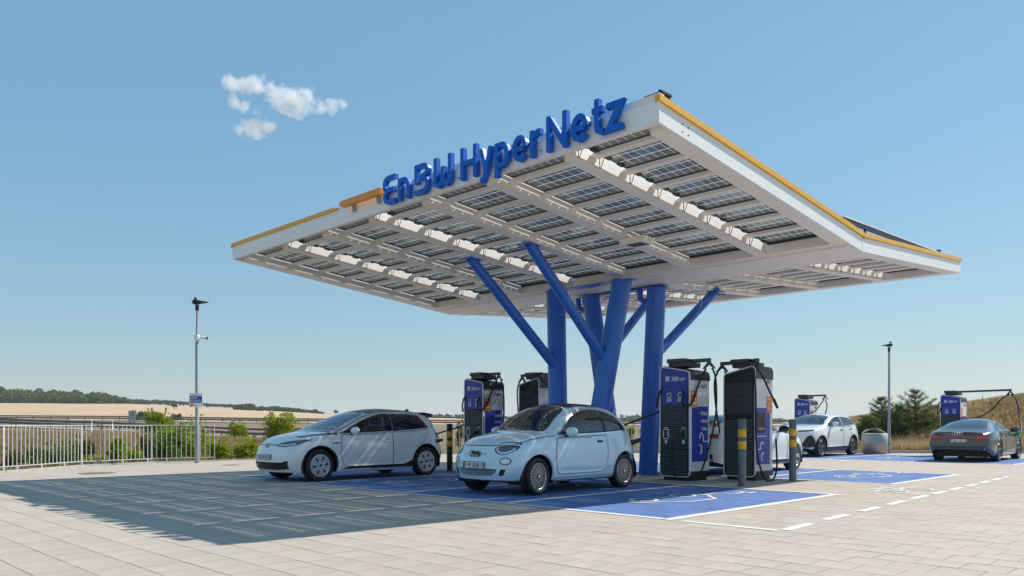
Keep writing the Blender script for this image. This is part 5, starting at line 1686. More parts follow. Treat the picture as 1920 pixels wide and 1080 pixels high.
# ================================================================== white hatchback (left)
def build_hatch():
    root = thing('hatchback', 'white five door hatchback with black bonnet edge and disc wheels, nearest the lamp post', 'car', (-15.50, 8.13, 0))
    root.scale = (1.0, 1.025, 1.0)
    spec = dict(L=4.26, half=.905,
        zb={0: .205, .3: .185, .8: .18, 1.4: .18, 3: .18, 3.7: .21, 4.26: .32},
        ws={0: .62, .06: .70, .2: .78, .5: .845, 1: .87, 3: .87, 3.6: .86, 3.95: .79, 4.2: .68, 4.26: .62},
        zm={0: .46, .5: .52, 3.5: .58, 4.26: .58},
        wm={0: .70, .05: .765, .15: .82, .4: .875, .8: .903, 1.5: .892, 2.7: .892, 3.5: .905, 3.85: .87, 4.1: .79, 4.22: .70, 4.26: .66},
        zbelt={0: .66, .15: .76, .4: .85, .8: .91, 1.2: .94, 2: .965, 3: 1.01, 3.5: 1.05, 3.9: 1.03, 4.12: .89, 4.26: .68},
        wb={0: .64, .05: .70, .15: .76, .4: .815, .8: .845, 1.5: .862, 2.6: .868, 3.4: .86, 3.8: .815, 4.1: .73, 4.26: .60},
        zr={0: .74, .15: .845, .4: .925, .8: .98, 1.02: 1.01, 1.4: 1.15, 1.8: 1.305, 2.1: 1.40, 2.5: 1.462, 3.0: 1.475, 3.4: 1.455, 3.7: 1.42, 3.88: 1.36, 4.02: 1.17, 4.14: .98, 4.26: .74},
        wr={0: .50, .15: .57, .4: .64, .8: .70, 1.02: .74, 1.4: .72, 1.8: .675, 2.2: .63, 2.8: .60, 3.5: .585, 3.88: .575, 4.1: .62, 4.26: .55},
        zc={0: .79, .06: .845, .15: .90, .35: .96, .6: 1.005, .85: 1.045, 1.0: 1.075, 1.2: 1.155, 1.5: 1.285, 1.8: 1.405, 2.1: 1.495, 2.4: 1.545, 2.8: 1.567, 3.2: 1.555, 3.6: 1.515, 3.86: 1.475, 3.94: 1.38, 4.05: 1.20, 4.15: 1.03, 4.26: .80},
        plan=(.30, .20), nose=lambda z: .05*max(0, .34-z)/.1 + .30*max(0, z-.55), tail=lambda z: .05*max(0, .4-z)/.1 + .05*max(0, z-.7))
    paint = car_paint('glacier_white_paint', (0.90, 0.885, 0.86), .0)
    c = Car(spec, root, paint)
    yF, yR, rw = .79, 3.56, .345
    ws = smoothpoly([(-.70, 1.16), (-.4, 1.02), (0, .985), (.4, 1.02), (.70, 1.16), (.63, 1.6), (.565, 2.0), (.3, 2.08), (0, 2.10), (-.3, 2.08), (-.565, 2.0), (-.63, 1.6)], 4)
    c.patch('windscreen', 'top', ws, [M['glass_wind'], M['gloss']], .004, .04, .07, hole=True)
    win = smoothpoly([(1.30, .985), (2.0, 1.00), (2.58, 1.02), (2.60, 1.2), (2.60, 1.41), (2.3, 1.40), (2.02, 1.335), (1.7, 1.205), (1.45, 1.08)], 5)
    win1 = rounded([(1.25, 1.005), (2.615, 1.05), (2.615, 1.445), (2.32, 1.43), (2.02, 1.345), (1.7, 1.215), (1.45, 1.09)], [.03, .02, .02, .2, .25, .3, .3])
    win2 = rounded([(2.62, 1.05), (3.66, 1.12), (3.46, 1.405), (3.2, 1.432), (2.62, 1.445)], [.02, .06, .06, .2, .02])
    c.patch('front_window', 'side', win1, [M['glass'], M['gloss']], .004, .03, .05, True, hole=True)
    c.patch('rear_side_window', 'side', win2, [M['glass_dark'], M['gloss']], .004, .03, .05, True, hole=True)
    mb = MB(); c.ribbon(mb, 'side', [(1.10, 1.0), (1.42, 1.135), (1.7, 1.262), (2.02, 1.39), (2.35, 1.458), (2.8, 1.468), (3.3, 1.445), (3.62, 1.40)], .026, .008, mirror=True); mb.build('roof_trim', M['alloy'], root)
    rt = rounded([(-.56, 2.11), (.56, 2.11), (.54, 3.80), (-.54, 3.80)], .10)
    c.patch('roof_panel', 'top', rt, [mat('black_roof', (.012, .012, .014), .38)], .005, 0, .08)
    cp = rounded([(1.01, .955), (1.26, .965), (1.3, .985), (.62, .895), (.44, .862), (.7, .905)], .02)
    mb = MB(); c.ribbon(mb, 'side', [(.46, .935), (.75, .975), (1.0, .995), (1.22, 1.005)], .030, .006, mirror=True)
    c.ribbon(mb, 'top', [(-.72, 1.10), (-.4, .965), (0, .93), (.4, .965), (.72, 1.10)], .05, .005); mb.build('bonnet_edge', M['gloss'], root)
    d1 = rounded([(1.36, .30), (2.60, .30), (2.605, 1.03), (1.30, .985), (1.25, .6)], [.05, .02, .02, .04, .2])
    d2 = rounded([(2.615, .30), (3.04, .30), (3.09, .50), (3.24, .71), (3.52, .82), (3.62, 1.09), (2.615, 1.03)], [.02, .1, .1, .1, .1, .05, .02])
    c.patch('front_door', 'side', d1, [paint], .003, 0, .05, True); c.patch('rear_door', 'side', d2, [paint], .003, 0, .05, True)
    mb = MB(); c.ribbon(mb, 'side', d1, .008, .0036, mirror=True, closed=True); c.ribbon(mb, 'side', d2, .008, .0036, mirror=True, closed=True)
    mb.build('panel_seam', M['black'], root)
    handle(c, 2.36, 2.54, .855, paint); handle(c, 3.36, 3.52, .92, paint)
    mb = MB(); c.ribbon(mb, 'side', [(1.06, .80), (1.24, .815)], .024, .006, mirror=True); mb.build('wing_badge', M['gloss'], root)
    sk = rounded([(1.28, .235), (1.5, .30), (2.9, .30), (3.18, .40), (3.16, .235)], .03)
    c.patch('sill', 'side', sk, [M['black']], .008, 0, .05, True)
    for sg in (1, -1):
        hl = rounded([(sg*.34, .745), (sg*.56, .735), (sg*.74, .775), (sg*.835, .885), (sg*.76, .88), (sg*.50, .84), (sg*.37, .80)], .03)
        c.patch('headlight', 'front', hl, [M['lens'], M['gloss']], .007, .014, .03)
        mb = MB(); c.ribbon(mb, 'front', [(sg*.40, .765), (sg*.57, .765), (sg*.70, .795)], .024, .011, .03); mb.build('light_strip', M['lamp'], root)
        tl = rounded([(sg*.50, .84), (sg*.70, .85), (sg*.72, .98), (sg*.52, .98)], .03)
        c.patch('tail_light', 'rear', tl, [M['tail'], M['gloss']], .008, .01, .04)
        tl = rounded([(3.98, .87), (4.16, .87), (4.10, .97), (3.96, .97)], .02)
    c.patch('tail_light', 'side', rounded([(3.94, .90), (4.17, .90), (4.11, 1.02), (3.90, 1.02)], .02), [M['tail']], .008, 0, .03, True)
    mb = MB(); c.ribbon(mb, 'front', [(-.34, .772), (.34, .772)], .014, .006); mb.build('front_line', M['gloss'], root)
    mb = MB(); p = c.proj('front', 0, .765, .006)
    mb.tube([(.068*math.cos(t), p.y-.008, .765+.068*math.sin(t)) for t in np.linspace(0, 2*math.pi, 22)][:-1], .007, 6, closed=True)
    stroke = [[(-.028, .05), (0, .005), (.028, .05)], [(-.048, .033), (-.022, -.045), (0, -.005), (.022, -.045), (.048, .033)]]
    for s_ in stroke: mb.tube([(x*1.08, p.y-.010, .765+z*1.08) for x, z in s_], .006, 5)
    mb.build('emblem', M['chrome'], root)
    p = c.proj('front', 0, .52, .0)
    number_plate(root, (0, p.y-.012, .52), R(-3), 'KA·EM 647E', .50, .112)
    gl = rounded([(-.66, .40), (-.56, .325), (-.50, .24), (.50, .24), (.56, .325), (.66, .40), (.70, .30), (.62, .215), (-.62, .215), (-.70, .30)], .01)
    gl = rounded([(-.68, .455), (-.52, .41), (.52, .41), (.68, .455), (.67, .275), (.45, .255), (-.45, .255), (-.67, .275)], .02)
    c.patch('lower_grille', 'front', gl, [M['black']], .006, 0, .05)
    mb = MB()
    for z in (.285, .32, .355): c.ribbon(mb, 'front', [(-.44, z), (.44, z)], .010, .011)
    mb.build('grille_bars', M['gloss'], root)
    rg = rounded([(-.54, 1.06), (.54, 1.06), (.48, 1.38), (-.48, 1.38)], .06)
    c.patch('rear_window', 'rear', rg, [M['glass_dark'], M['gloss']], .004, .05, .07)
    c.patch('tailgate_edge', 'side', rounded([(3.72, 1.385), (3.90, 1.37), (4.14, 1.02), (4.10, .99), (3.86, 1.29)], .02), [M['gloss']], .006, 0, .04, True)
    mb = MB(); mb.hexa([(-.57, 3.72, 1.455), (.57, 3.72, 1.455), (.55, 3.96, 1.37), (-.55, 3.96, 1.37), (-.56, 3.72, 1.493), (.56, 3.72, 1.493), (.54, 3.99, 1.455), (-.54, 3.99, 1.455)]); mb.build('roof_spoiler', M['gloss'], root)
    mb = MB(); mb.hexa([(-.02, 3.55, 1.515), (.02, 3.55, 1.515), (.02, 3.70, 1.50), (-.02, 3.70, 1.50), (-.006, 3.62, 1.575), (.006, 3.62, 1.575), (.006, 3.69, 1.57), (-.006, 3.69, 1.57)]); mb.build('aerial_fin', M['gloss'], root)
    c.arch(yF, rw, .395, M['black'], .022, .004); c.arch(yR, rw, .395, M['black'], .022, .004)
    c.finish()
    sp = spokes_fn([mat('wheel_cover', (.60, .60, .61), .35, metal=.4), M['black'], M['disc']], 'aero')
    for x in (.88, -.88):
        c.wheel(x, yF, rw, .21, sp, R(4)); c.wheel(x, yR, rw, .21, sp)
    mb = MB(); mb.box((-.62, .5, .175), (.62, 3.75, .25)); mb.build('underbody', M['black'], root)
    interior(root, 1.62, .98, .82, 1.85, .60, (1.2, 3.7), 1.54, M['seat'], 2.75)
    door_mirror(root, .865, 1.56, 1.035, [paint, M['black']], 1.15)
    # plug at the right rear wing
    mb = MB(); q = c.proj('side', 3.85, .80, 0)
    mb.cyl((q.x-.02, 3.92, .80), (q.x+.07, 4.03, .84), .045, .03, 10); mb.build('charge_plug', M['black'], root)
    return root
build_hatch()

# ================================================================== generic builder for the three cars farther off
def generic(kind):
    if kind == 'suv':
        sc = .96
        root = thing('sport_utility_car', 'white sport utility car with black lower nose parked facing left in the far row', 'car', (-13.52, 27.97, 0)); root.scale = (sc, sc, sc)
        spec = dict(L=4.95, half=.98,
            zb={0: .34, .4: .26, 1: .25, 3.5: .25, 4.4: .28, 4.95: .42},
            ws={0: .66, .1: .76, .3: .86, .8: .92, 2: .93, 4: .93, 4.6: .84, 4.95: .66},
            zm={0: .60, 1: .66, 4: .72, 4.95: .72},
            wm={0: .72, .08: .82, .25: .90, .6: .96, 1: .978, 2: .955, 3.2: .955, 4: .98, 4.5: .92, 4.8: .80, 4.95: .68},
            zbelt={0: .84, .2: .96, .6: 1.06, 1.2: 1.11, 2: 1.13, 3.5: 1.16, 4.3: 1.18, 4.7: 1.05, 4.95: .84},
            wb={0: .66, .08: .76, .25: .83, .6: .885, 1.2: .91, 3: .92, 4: .91, 4.6: .82, 4.95: .64},
            zr={0: .93, .2: 1.05, .6: 1.13, 1.2: 1.19, 1.5: 1.25, 2: 1.455, 2.4: 1.565, 2.9: 1.615, 3.6: 1.60, 4.1: 1.545, 4.45: 1.40, 4.75: 1.12, 4.95: .90},
            wr={0: .52, .2: .62, .6: .70, 1.3: .78, 1.6: .78, 2: .74, 2.5: .68, 3.5: .66, 4.2: .66, 4.6: .68, 4.95: .58},
            zc={0: .99, .1: 1.07, .3: 1.13, .7: 1.19, 1.1: 1.235, 1.35: 1.275, 1.7: 1.43, 2.1: 1.585, 2.4: 1.655, 2.9: 1.70, 3.5: 1.69, 4.0: 1.65, 4.3: 1.59, 4.6: 1.36, 4.8: 1.13, 4.95: .94},
            plan=(.30, .22), nose=lambda z: .06*max(0, .45-z)/.12+.1*max(0, z-.8), tail=lambda z: .06*max(0, .5-z)/.1)
        paint = car_paint('mineral_white_paint', (.80, .78, .73), .0)
        yF, yR, rw, ra = .88, 3.88, .375, .43
        W1 = rounded([(1.52, 1.19), (2.86, 1.205), (2.86, 1.57), (2.45, 1.545), (2.05, 1.445), (1.7, 1.305)], [.03, .02, .02, .2, .3, .3])
        W2 = rounded([(2.92, 1.205), (4.22, 1.255), (4.12, 1.46), (3.6, 1.56), (2.92, 1.57)], [.02, .08, .1, .2, .02])
        ws = smoothpoly([(-.72, 1.42), (-.4, 1.27), (0, 1.23), (.4, 1.27), (.72, 1.42), (.67, 1.8), (.61, 2.2), (.3, 2.28), (0, 2.30), (-.3, 2.28), (-.61, 2.2), (-.67, 1.8)], 4)
        mirror = (.915, 1.86, 1.24); trim = M['black']
    elif kind == 'saloon':
        sc = 1.0
        root = thing('saloon_car', 'white saloon behind the near chargers with its tail lamp showing between them', 'car', (-10.42, 21.02, 0), math.pi); root.scale = (sc, sc, sc)
        spec = dict(L=4.72, half=.925,
            zb={0: .26, .4: .21, 1: .19, 3.5: .19, 4.2: .22, 4.72: .34},
            ws={0: .62, .1: .74, .3: .83, .8: .885, 2: .885, 3.9: .885, 4.4: .80, 4.72: .62},
            zm={0: .52, 1: .56, 4: .62, 4.72: .62},
            wm={0: .68, .08: .78, .25: .86, .6: .91, 1: .925, 2: .905, 3.2: .905, 3.9: .925, 4.4: .86, 4.6: .76, 4.72: .66},
            zbelt={0: .66, .2: .76, .6: .86, 1.2: .92, 2: .95, 3.5: 1.0, 4.2: 1.02, 4.55: .95, 4.72: .78},
            wb={0: .62, .08: .72, .25: .79, .6: .845, 1.2: .87, 3: .875, 4: .87, 4.5: .78, 4.72: .62},
            zr={0: .72, .2: .82, .6: .91, 1.2: .985, 1.5: 1.04, 2: 1.23, 2.4: 1.345, 2.9: 1.385, 3.5: 1.345, 4.0: 1.22, 4.4: 1.07, 4.72: .86},
            wr={0: .50, .2: .58, .6: .66, 1.3: .74, 1.6: .73, 2: .68, 2.5: .615, 3.5: .60, 4.1: .64, 4.72: .56},
            zc={0: .76, .1: .83, .3: .90, .7: .97, 1.1: 1.03, 1.3: 1.06, 1.7: 1.215, 2.1: 1.365, 2.5: 1.44, 2.9: 1.455, 3.5: 1.42, 3.9: 1.33, 4.2: 1.21, 4.5: 1.10, 4.66: 1.07, 4.72: .92},
            plan=(.30, .18), nose=lambda z: .05*max(0, .36-z)/.1, tail=lambda z: .05*max(0, .45-z)/.1)
        paint = car_paint('alpine_white_paint', (.74, .74, .74), .05)
        yF, yR, rw, ra = .86, 3.70, .34, .385
        W1 = rounded([(1.45, 1.02), (2.72, 1.045), (2.72, 1.34), (2.42, 1.31), (2.05, 1.205), (1.7, 1.10)], [.03, .02, .02, .2, .3, .3])
        W2 = rounded([(2.78, 1.045), (3.95, 1.085), (3.75, 1.22), (3.4, 1.31), (2.78, 1.34)], [.02, .08, .1, .2, .02])
        ws = smoothpoly([(-.68, 1.30), (-.4, 1.14), (0, 1.10), (.4, 1.14), (.68, 1.30), (.62, 1.7), (.55, 2.12), (.3, 2.2), (0, 2.22), (-.3, 2.2), (-.55, 2.12), (-.62, 1.7)], 4)
        mirror = (.865, 1.74, 1.06); trim = paint
    else:
        sc = 1.0
        root = thing('coupe', 'dark grey low car seen from behind with red light bar, charging at the right edge', 'car', (-8.05, 33.05, 0), math.pi+R(2.0)); root.scale = (sc, sc, sc)
        spec = dict(L=4.95, half=.985,
            zb={0: .22, .4: .18, 1: .16, 3.5: .16, 4.4: .20, 4.95: .36},
            ws={0: .66, .1: .78, .3: .86, .8: .93, 2: .92, 4: .95, 4.6: .90, 4.85: .84, 4.95: .80},
            zm={0: .48, 1: .54, 4: .60, 4.95: .60},
            wm={0: .70, .08: .82, .25: .90, .6: .95, 1: .965, 2: .935, 3.2: .945, 3.9: .985, 4.4: .965, 4.75: .91, 4.9: .86, 4.95: .83},
            zbelt={0: .60, .2: .70, .6: .80, 1.2: .87, 2: .90, 3.5: .94, 4.2: .95, 4.7: .91, 4.95: .86},
            wb={0: .64, .08: .74, .25: .82, .6: .865, 1.2: .88, 3: .885, 3.9: .91, 4.5: .88, 4.8: .82, 4.95: .76},
            zr={0: .66, .2: .76, .6: .84, 1.2: .91, 1.5: .97, 2: 1.16, 2.4: 1.275, 2.9: 1.32, 3.4: 1.28, 3.9: 1.17, 4.4: 1.03, 4.8: .95, 4.95: .91},
            wr={0: .52, .2: .62, .6: .70, 1.3: .76, 1.6: .75, 2: .68, 2.5: .60, 3.0: .575, 3.6: .60, 4.1: .66, 4.6: .72, 4.95: .68},
            zc={0: .70, .1: .77, .3: .83, .7: .89, 1.1: .95, 1.3: .98, 1.7: 1.135, 2.1: 1.30, 2.5: 1.385, 2.9: 1.405, 3.3: 1.38, 3.7: 1.315, 4.1: 1.205, 4.5: 1.07, 4.8: .985, 4.9: .97, 4.95: .93},
            plan=(.30, .10), nose=lambda z: .05*max(0, .36-z)/.1, tail=lambda z: .10*max(0, .45-z)/.1 + .10*max(0, .85-z)*(1 if z > .5 else 0))
        paint = car_paint('daytona_grey_paint', (.045, .062, .078), .25, .28)
        yF, yR, rw, ra = .92, 3.82, .355, .405
        W1 = rounded([(1.5, .975), (2.80, .99), (2.80, 1.275), (2.42, 1.24), (2.05, 1.135), (1.75, 1.04)], [.03, .02, .02, .2, .3, .3])
        W2 = rounded([(2.86, .99), (3.95, 1.0), (3.75, 1.12), (3.4, 1.235), (2.86, 1.275)], [.02, .08, .1, .2, .02])
        ws = smoothpoly([(-.68, 1.32), (-.4, 1.16), (0, 1.12), (.4, 1.16), (.68, 1.32), (.62, 1.7), (.55, 2.10), (.3, 2.18), (0, 2.2), (-.3, 2.18), (-.55, 2.10), (-.62, 1.7)], 4)
        mirror = (.87, 1.78, 1.0); trim = paint
    c = Car(spec, root, paint)
    c.patch('windscreen', 'top', ws, [M['glass_wind'], M['gloss']], .004, .04, .08, hole=True)
    c.patch('front_window', 'side', W1, [M['glass'], M['gloss']], .004, .028, .06, True, hole=True)
    c.patch('rear_side_window', 'side', W2, [M['glass'] if kind != 'saloon' else M['glass_dark'], M['gloss']], .004, .028, .06, True, hole=True)
    ya = W1[0][0]
    zlo = spec['zb'][1]+.12
    ym = {'suv': 2.89, 'saloon': 2.75, 'coupe': 2.83}[kind]
    zt = max(p[1] for p in W1)-.36+.02
    d1 = rounded([(yF+ra+.14, zlo), (ym-.005, zlo), (ym-.005, W1[5 if False else 0][1]-.02), (yF+ra+.10, W1[0][1]-.03)], .05)
    d2 = rounded([(ym+.005, zlo), (yR-ra-.12, zlo), (yR-.22, zlo+.42), (yR-.10, W1[0][1]-.0), (ym+.005, W1[0][1]-.02)], [.02, .1, .15, .08, .02])
    c.patch('front_door', 'side', d1, [paint], .003, 0, .06, True); c.patch('rear_door', 'side', d2, [paint], .003, 0, .06, True)
    mb = MB(); c.ribbon(mb, 'side', d1, .010, .0036, mirror=True, closed=True); c.ribbon(mb, 'side', d2, .010, .0036, mirror=True, closed=True); mb.build('panel_seam', M['black'], root)
    zh = W1[0][1]-.17
    handle(c, ym-.28, ym-.09, zh, M['gloss'] if kind == 'suv' else paint); handle(c, yR-.40, yR-.22, zh+.03, M['gloss'] if kind == 'suv' else paint)
    if kind == 'suv':
        sk = rounded([(yF+ra+.02, .27), (yR-ra-.02, .27), (yR-ra-.02, .40), (yF+ra+.02, .38)], .02)
        c.patch('sill', 'side', sk, [M['black']], .010, 0, .06, True)
        for sg in (1, -1):
            c.patch('headlight', 'front', rounded([(sg*.36, .965), (sg*.62, .98), (sg*.84, 1.01), (sg*.82, 1.055), (sg*.60, 1.035), (sg*.36, 1.01)], .015), [M['lens'], M['gloss']], .008, .012, .04)
            c.patch('bumper_corner', 'front', rounded([(sg*.46, .40), (sg*.70, .80), (sg*.86, .78), (sg*.84, .42)], .03), [M['black']], .008, 0, .04)
            kd = smoothpoly([(sg*.04, .60), (sg*.20, .58), (sg*.24, .74), (sg*.21, 1.02), (sg*.05, 1.03)], 4)
            c.patch('kidney_grille', 'front', kd, [M['gloss'], M['chrome']], .010, .015, .05)
        c.patch('lower_grille', 'front', rounded([(-.55, .36), (.55, .36), (.62, .50), (-.62, .50)], .03), [M['black']], .007, 0, .06)
        c.patch('nose_side_black', 'side', rounded([(.12, .36), (.42, .40), (.40, .62), (.28, .84), (.14, .80)], .03), [M['black']], .007, 0, .05, True)
    else:
        for sg in (1, -1):
            c.patch('headlight', 'front', rounded([(sg*.46, .62), (sg*.74, .64), (sg*.82, .72), (sg*.50, .68)], .02), [M['lens'], M['gloss']], .008, .012, .04)
        c.patch('lower_grille', 'front', rounded([(-.5, .30), (.5, .30), (.55, .50), (-.55, .50)], .04), [M['black']], .006, 0, .06)
    # rear
    if kind == 'coupe':
        rg = smoothpoly([(-.66, 4.36), (-.3, 4.44), (0, 4.46), (.3, 4.44), (.66, 4.36), (.60, 3.9), (.52, 3.45), (.3, 3.38), (0, 3.36), (-.3, 3.38), (-.52, 3.45), (-.60, 3.9)], 4)
        c.patch('rear_window', 'top', rg, [glass_mat('coupe_rear_glass', (.22, .30, .33), .16), M['gloss']], .004, .04, .08, hole=True)
        mb = MB(); c.ribbon(mb, 'rear', [(-.74, .80), (.74, .80)], .020, .012); mb.build('light_bar', M['tail'], root)
        for sg in (1, -1):
            tl = rounded([(sg*.40, .792), (sg*.62, .735), (sg*.80, .73), (sg*.835, .80), (sg*.78, .87), (sg*.56, .835)], .02)
            c.patch('tail_light', 'rear', tl, [M['tail'], M['gloss']], .008, .008, .03)
            mb = MB()
            for q in range(4): c.ribbon(mb, 'rear', [(sg*(.56+q*.06), .755), (sg*(.60+q*.06), .83)], .010, .012, .03)
            mb.build('light_segments', mat('lamp_red_bright', (.8, .06, .05), .2), root)
        c.patch('rear_diffuser', 'rear', rounded([(-.62, .40), (.62, .40), (.54, .22), (-.54, .22)], .03), [M['black']], .008, 0, .06)
        mb = MB()
        for x in (-.4, -.2, 0, .2, .4): c.ribbon(mb, 'rear', [(x, .24), (x, .38)], .016, .03, .03)
        mb.build('diffuser_fins', M['black'], root)
        c.patch('bumper_band', 'rear', rounded([(-.78, .47), (.78, .47), (.72, .41), (-.72, .41)], .02), [mat('bumper_grey', (.10, .12, .11), .4)], .010, 0, .05)
        for sg in (1, -1):
            c.patch('bumper_corner', 'rear', rounded([(sg*.66, .44), (sg*.80, .52), (sg*.81, .36), (sg*.68, .33)], .02), [M['alloy'], M['black']], .008, .03, .04)
        p = c.proj('rear', 0, .68, .0)
        number_plate(root, (0, p.y+.015, .68), R(4), 'F·IN 101E', .52, .112, math.pi)
        mb = MB(); pz = .905
        p = c.proj('rear', 0, pz, .004)
        for i in range(4):
            cx = -.105+i*.07
            mb.tube([(cx+.046*math.cos(t), p.y+.012, pz+.046*math.sin(t)) for t in np.linspace(0, 2*math.pi, 16)][:-1], .007, 5, closed=True)
        mb.build('emblem', M['chrome'], root)
        mb = MB(); c.ribbon(mb, 'rear', [(-.72, .935), (0, .95), (.72, .935)], .02, .006); mb.build('spoiler_seam', M['black'], root)
    elif kind == 'saloon':
        rg = rounded([(-.56, 4.33), (.56, 4.33), (.52, 3.45), (-.52, 3.45)], .1)
        c.patch('rear_window', 'top', rg, [M['glass_dark'], M['gloss']], .004, .04, .08, hole=True)
        for sg in (1, -1):
            c.patch('tail_light', 'rear', rounded([(sg*.40, .88), (sg*.72, .87), (sg*.74, .97), (sg*.42, .96)], .02), [M['tail'], M['gloss']], .010, .008, .04)
        c.patch('rear_diffuser', 'rear', rounded([(-.66, .50), (.66, .50), (.60, .28), (-.60, .28)], .03), [M['black']], .010, 0, .06)
        p = c.proj('rear', 0, .72, 0)
        number_plate(root, (0, p.y+.014, .72), 0, 'F·BM 40E', .52, .112, math.pi)
        mb = MB(); c.ribbon(mb, 'side', [(yF+ra+.05, .27), (yR-ra-.05, .27)], .07, .008, mirror=True); mb.build('sill', M['black'], root)
    else:
        rg = rounded([(-.56, 1.20), (.56, 1.20), (.50, 1.46), (-.50, 1.46)], .06)
        c.patch('rear_window', 'rear', rg, [M['glass_dark'], M['gloss']], .004, .05, .08)
        for sg in (1, -1):
            c.patch('tail_light', 'rear', rounded([(sg*.40, 1.0), (sg*.74, 1.0), (sg*.74, 1.05), (sg*.40, 1.05)], .01), [M['tail'], M['gloss']], .010, .006, .04)
    c.arch(yF, rw, ra, trim, .03 if kind != 'suv' else .055, .006); c.arch(yR, rw, ra, trim, .03 if kind != 'suv' else .055, .006)
    c.finish()
    sp = spokes_fn([M['alloy'] if kind == 'saloon' else mat('dark_alloy', (.16, .16, .165), .35, metal=.7), M['black'], M['disc']], 'y')
    xo = spec['half']-.025
    for x in (xo, -xo):
        c.wheel(x, yF, rw, .23, sp); c.wheel(x, yR, rw, .23, sp)
    hh = spec['half']-.16
    mb = MB(); mb.box((-hh+.1, .55, spec['zb'][1]-.01), (hh-.1, spec['L']-.6, spec['zb'][1]+.06)); mb.build('underbody', M['black'], root)
    bz = W1[0][1]
    interior(root, 1.9, bz, spec['half']-.08, 2.1, bz-.40, (1.3, spec['L']-.7), max(spec['zc'].values())-.02, M['seat'], 3.05)
    door_mirror(root, mirror[0], mirror[1], mirror[2], [paint if kind != 'saloon' else M['gloss'], M['black']], 1.15)
    return root, c
generic('suv')
generic('saloon')
cp, cc = generic('coupe')
# open charge flap and plug on the right front wing of the dark car: local side is -X there (turned round)
mb = MB(); mb.box((-1.02, .98, .80), (-.92, 1.28, .98), 0, .03); mb.build('charge_flap', M['gloss'], cp)
mb = MB(); mb.cyl((-.90, 1.30, .86), (-1.10, 1.42, .94), .045, .04, 10); mb.build('charge_plug', M['green'], cp)
# ------------------------------------------------------------------ vegetation
def leaf_quads(cent, size, rng, aspect=.55, up=0.0):
    n = len(cent)
    a = rng.normal(size=(n, 3)); a[:, 2] += up; a /= np.linalg.norm(a, axis=1)[:, None]
    b = rng.normal(size=(n, 3)); b -= (b*a).sum(1)[:, None]*a; b /= np.linalg.norm(b, axis=1)[:, None]
    s = size*rng.uniform(.6, 1.3, n)[:, None]
    V = np.stack([cent-a*s*.5, cent+b*s*aspect*.5, cent+a*s*.5, cent-b*s*aspect*.5], 1).reshape(-1, 3)
    F = np.arange(n*4).reshape(-1, 4)
    return V, F
LEAF = {
    'lime': leaf_mat('lime_leaves', (.17, .24, .015), (.42, .46, .05), .45),
    'green': leaf_mat('green_leaves', (.07, .14, .02), (.24, .32, .05), .4),
    'olive': leaf_mat('olive_leaves', (.07, .085, .02), (.20, .19, .05)),
    'pine': leaf_mat('pine_needles', (.05, .095, .03), (.24, .25, .09), .3),
    'wood': leaf_mat('woodland_leaves', (.045, .115, .035), (.15, .22, .07), .3),
    'far': leaf_mat('hazed_far_leaves', (.07, .10, .075), (.13, .16, .11), .25),  # distance haze mixed into the leaf colour: greyer and bluer than the nearer wood
    'straw': leaf_mat('straw_blades', (.36, .25, .11), (.70, .53, .29), .38),
    'rust': leaf_mat('rusty_grass_blades', (.20, .115, .065), (.42, .27, .15), .3),
}
M['bark'] = mat('bark', (.09, .065, .045), .9, var=.2, scale=6)
def shrub(name, label, cat, base, w, h, leaf, n, size, lobes=9, seed=0, stems=5, group=None, upright=0.0, depth=None):
    rng = np.random.default_rng(seed)
    root = thing(name, label, cat, base, 0, group)
    dp = depth or w
    cs, rs = [], []
    for i in range(lobes):
        a = rng.uniform(0, 2*math.pi); q = math.sqrt(rng.uniform(0, 1))*.36
        z = h*rng.uniform(.25, .78)
        k = 1-.5*(z/h-.25)
        cs.append((w*q*k*math.cos(a), dp*q*k*math.sin(a), z)); rs.append(min(w, h)*rng.uniform(.18, .30))
    P = []
    per = n//lobes
    for c, r in zip(cs, rs):
        d = rng.normal(size=(per, 3)); d /= np.linalg.norm(d, axis=1)[:, None]
        rad = r*(rng.uniform(.35, 1.12, per)**.6)[:, None]
        q = np.array(c)+d*rad*np.array([1, 1, 1+upright])
        P.append(q)
    # loose shoots
    m = n//7
    t = rng.uniform(.5, 1.08, m); a = rng.uniform(0, 2*math.pi, m)
    k = np.round(rng.uniform(0, 13, m)); aa = k*.48+rng.normal(0, .05, m)
    P.append(np.stack([w*.38*t*np.cos(aa)*(1.1-.3*t), dp*.38*t*np.sin(aa)*(1.1-.3*t), h*t*(.82+.18*np.sin(k*2.1))], 1))
    # low skirt
    m = n//5
    a = rng.uniform(0, 2*math.pi, m); q = np.sqrt(rng.uniform(0, 1, m))*.46
    P.append(np.stack([w*q*np.cos(a), dp*q*np.sin(a), h*rng.uniform(.02, .4, m)], 1))
    P = np.concatenate(P); P = P[P[:, 2] > .01]
    V, F = leaf_quads(P, size, rng, up=.4+upright)
    link('foliage', np_mesh('foliage', V, F, LEAF[leaf]), root)
    mb = MB()
    for i in range(stems):
        c = cs[i % lobes]
        p0 = Vector((c[0]*.15, c[1]*.15, -.1)); p1 = Vector((c[0]*.6, c[1]*.6, c[2]*.55)); p2 = Vector(c)
        mb.tube([p0, p1, p2], [.035*h/2, .025*h/2, .008], 5)
    mb.build('stems', M['bark'], root)
    return root
def px_shrub(name, label, cat, u, vtop, vbase, wpx, leaf, n, seed, d=None, size=None, group=None, **kw):
    if d is None: P, d = ground_at(u, vbase)
    else:
        P = at(u, d); P.z = H(P.x, P.y)
    h = CAM_H + (HORIZON-vtop)*d/F_PX - P.z
    w = wpx*d/F_PX
    return shrub(name, label, cat, (P.x, P.y, P.z-.03), w*1.12, h, leaf, n, size or max(.10, d*.0033), seed=seed, group=group, **kw)
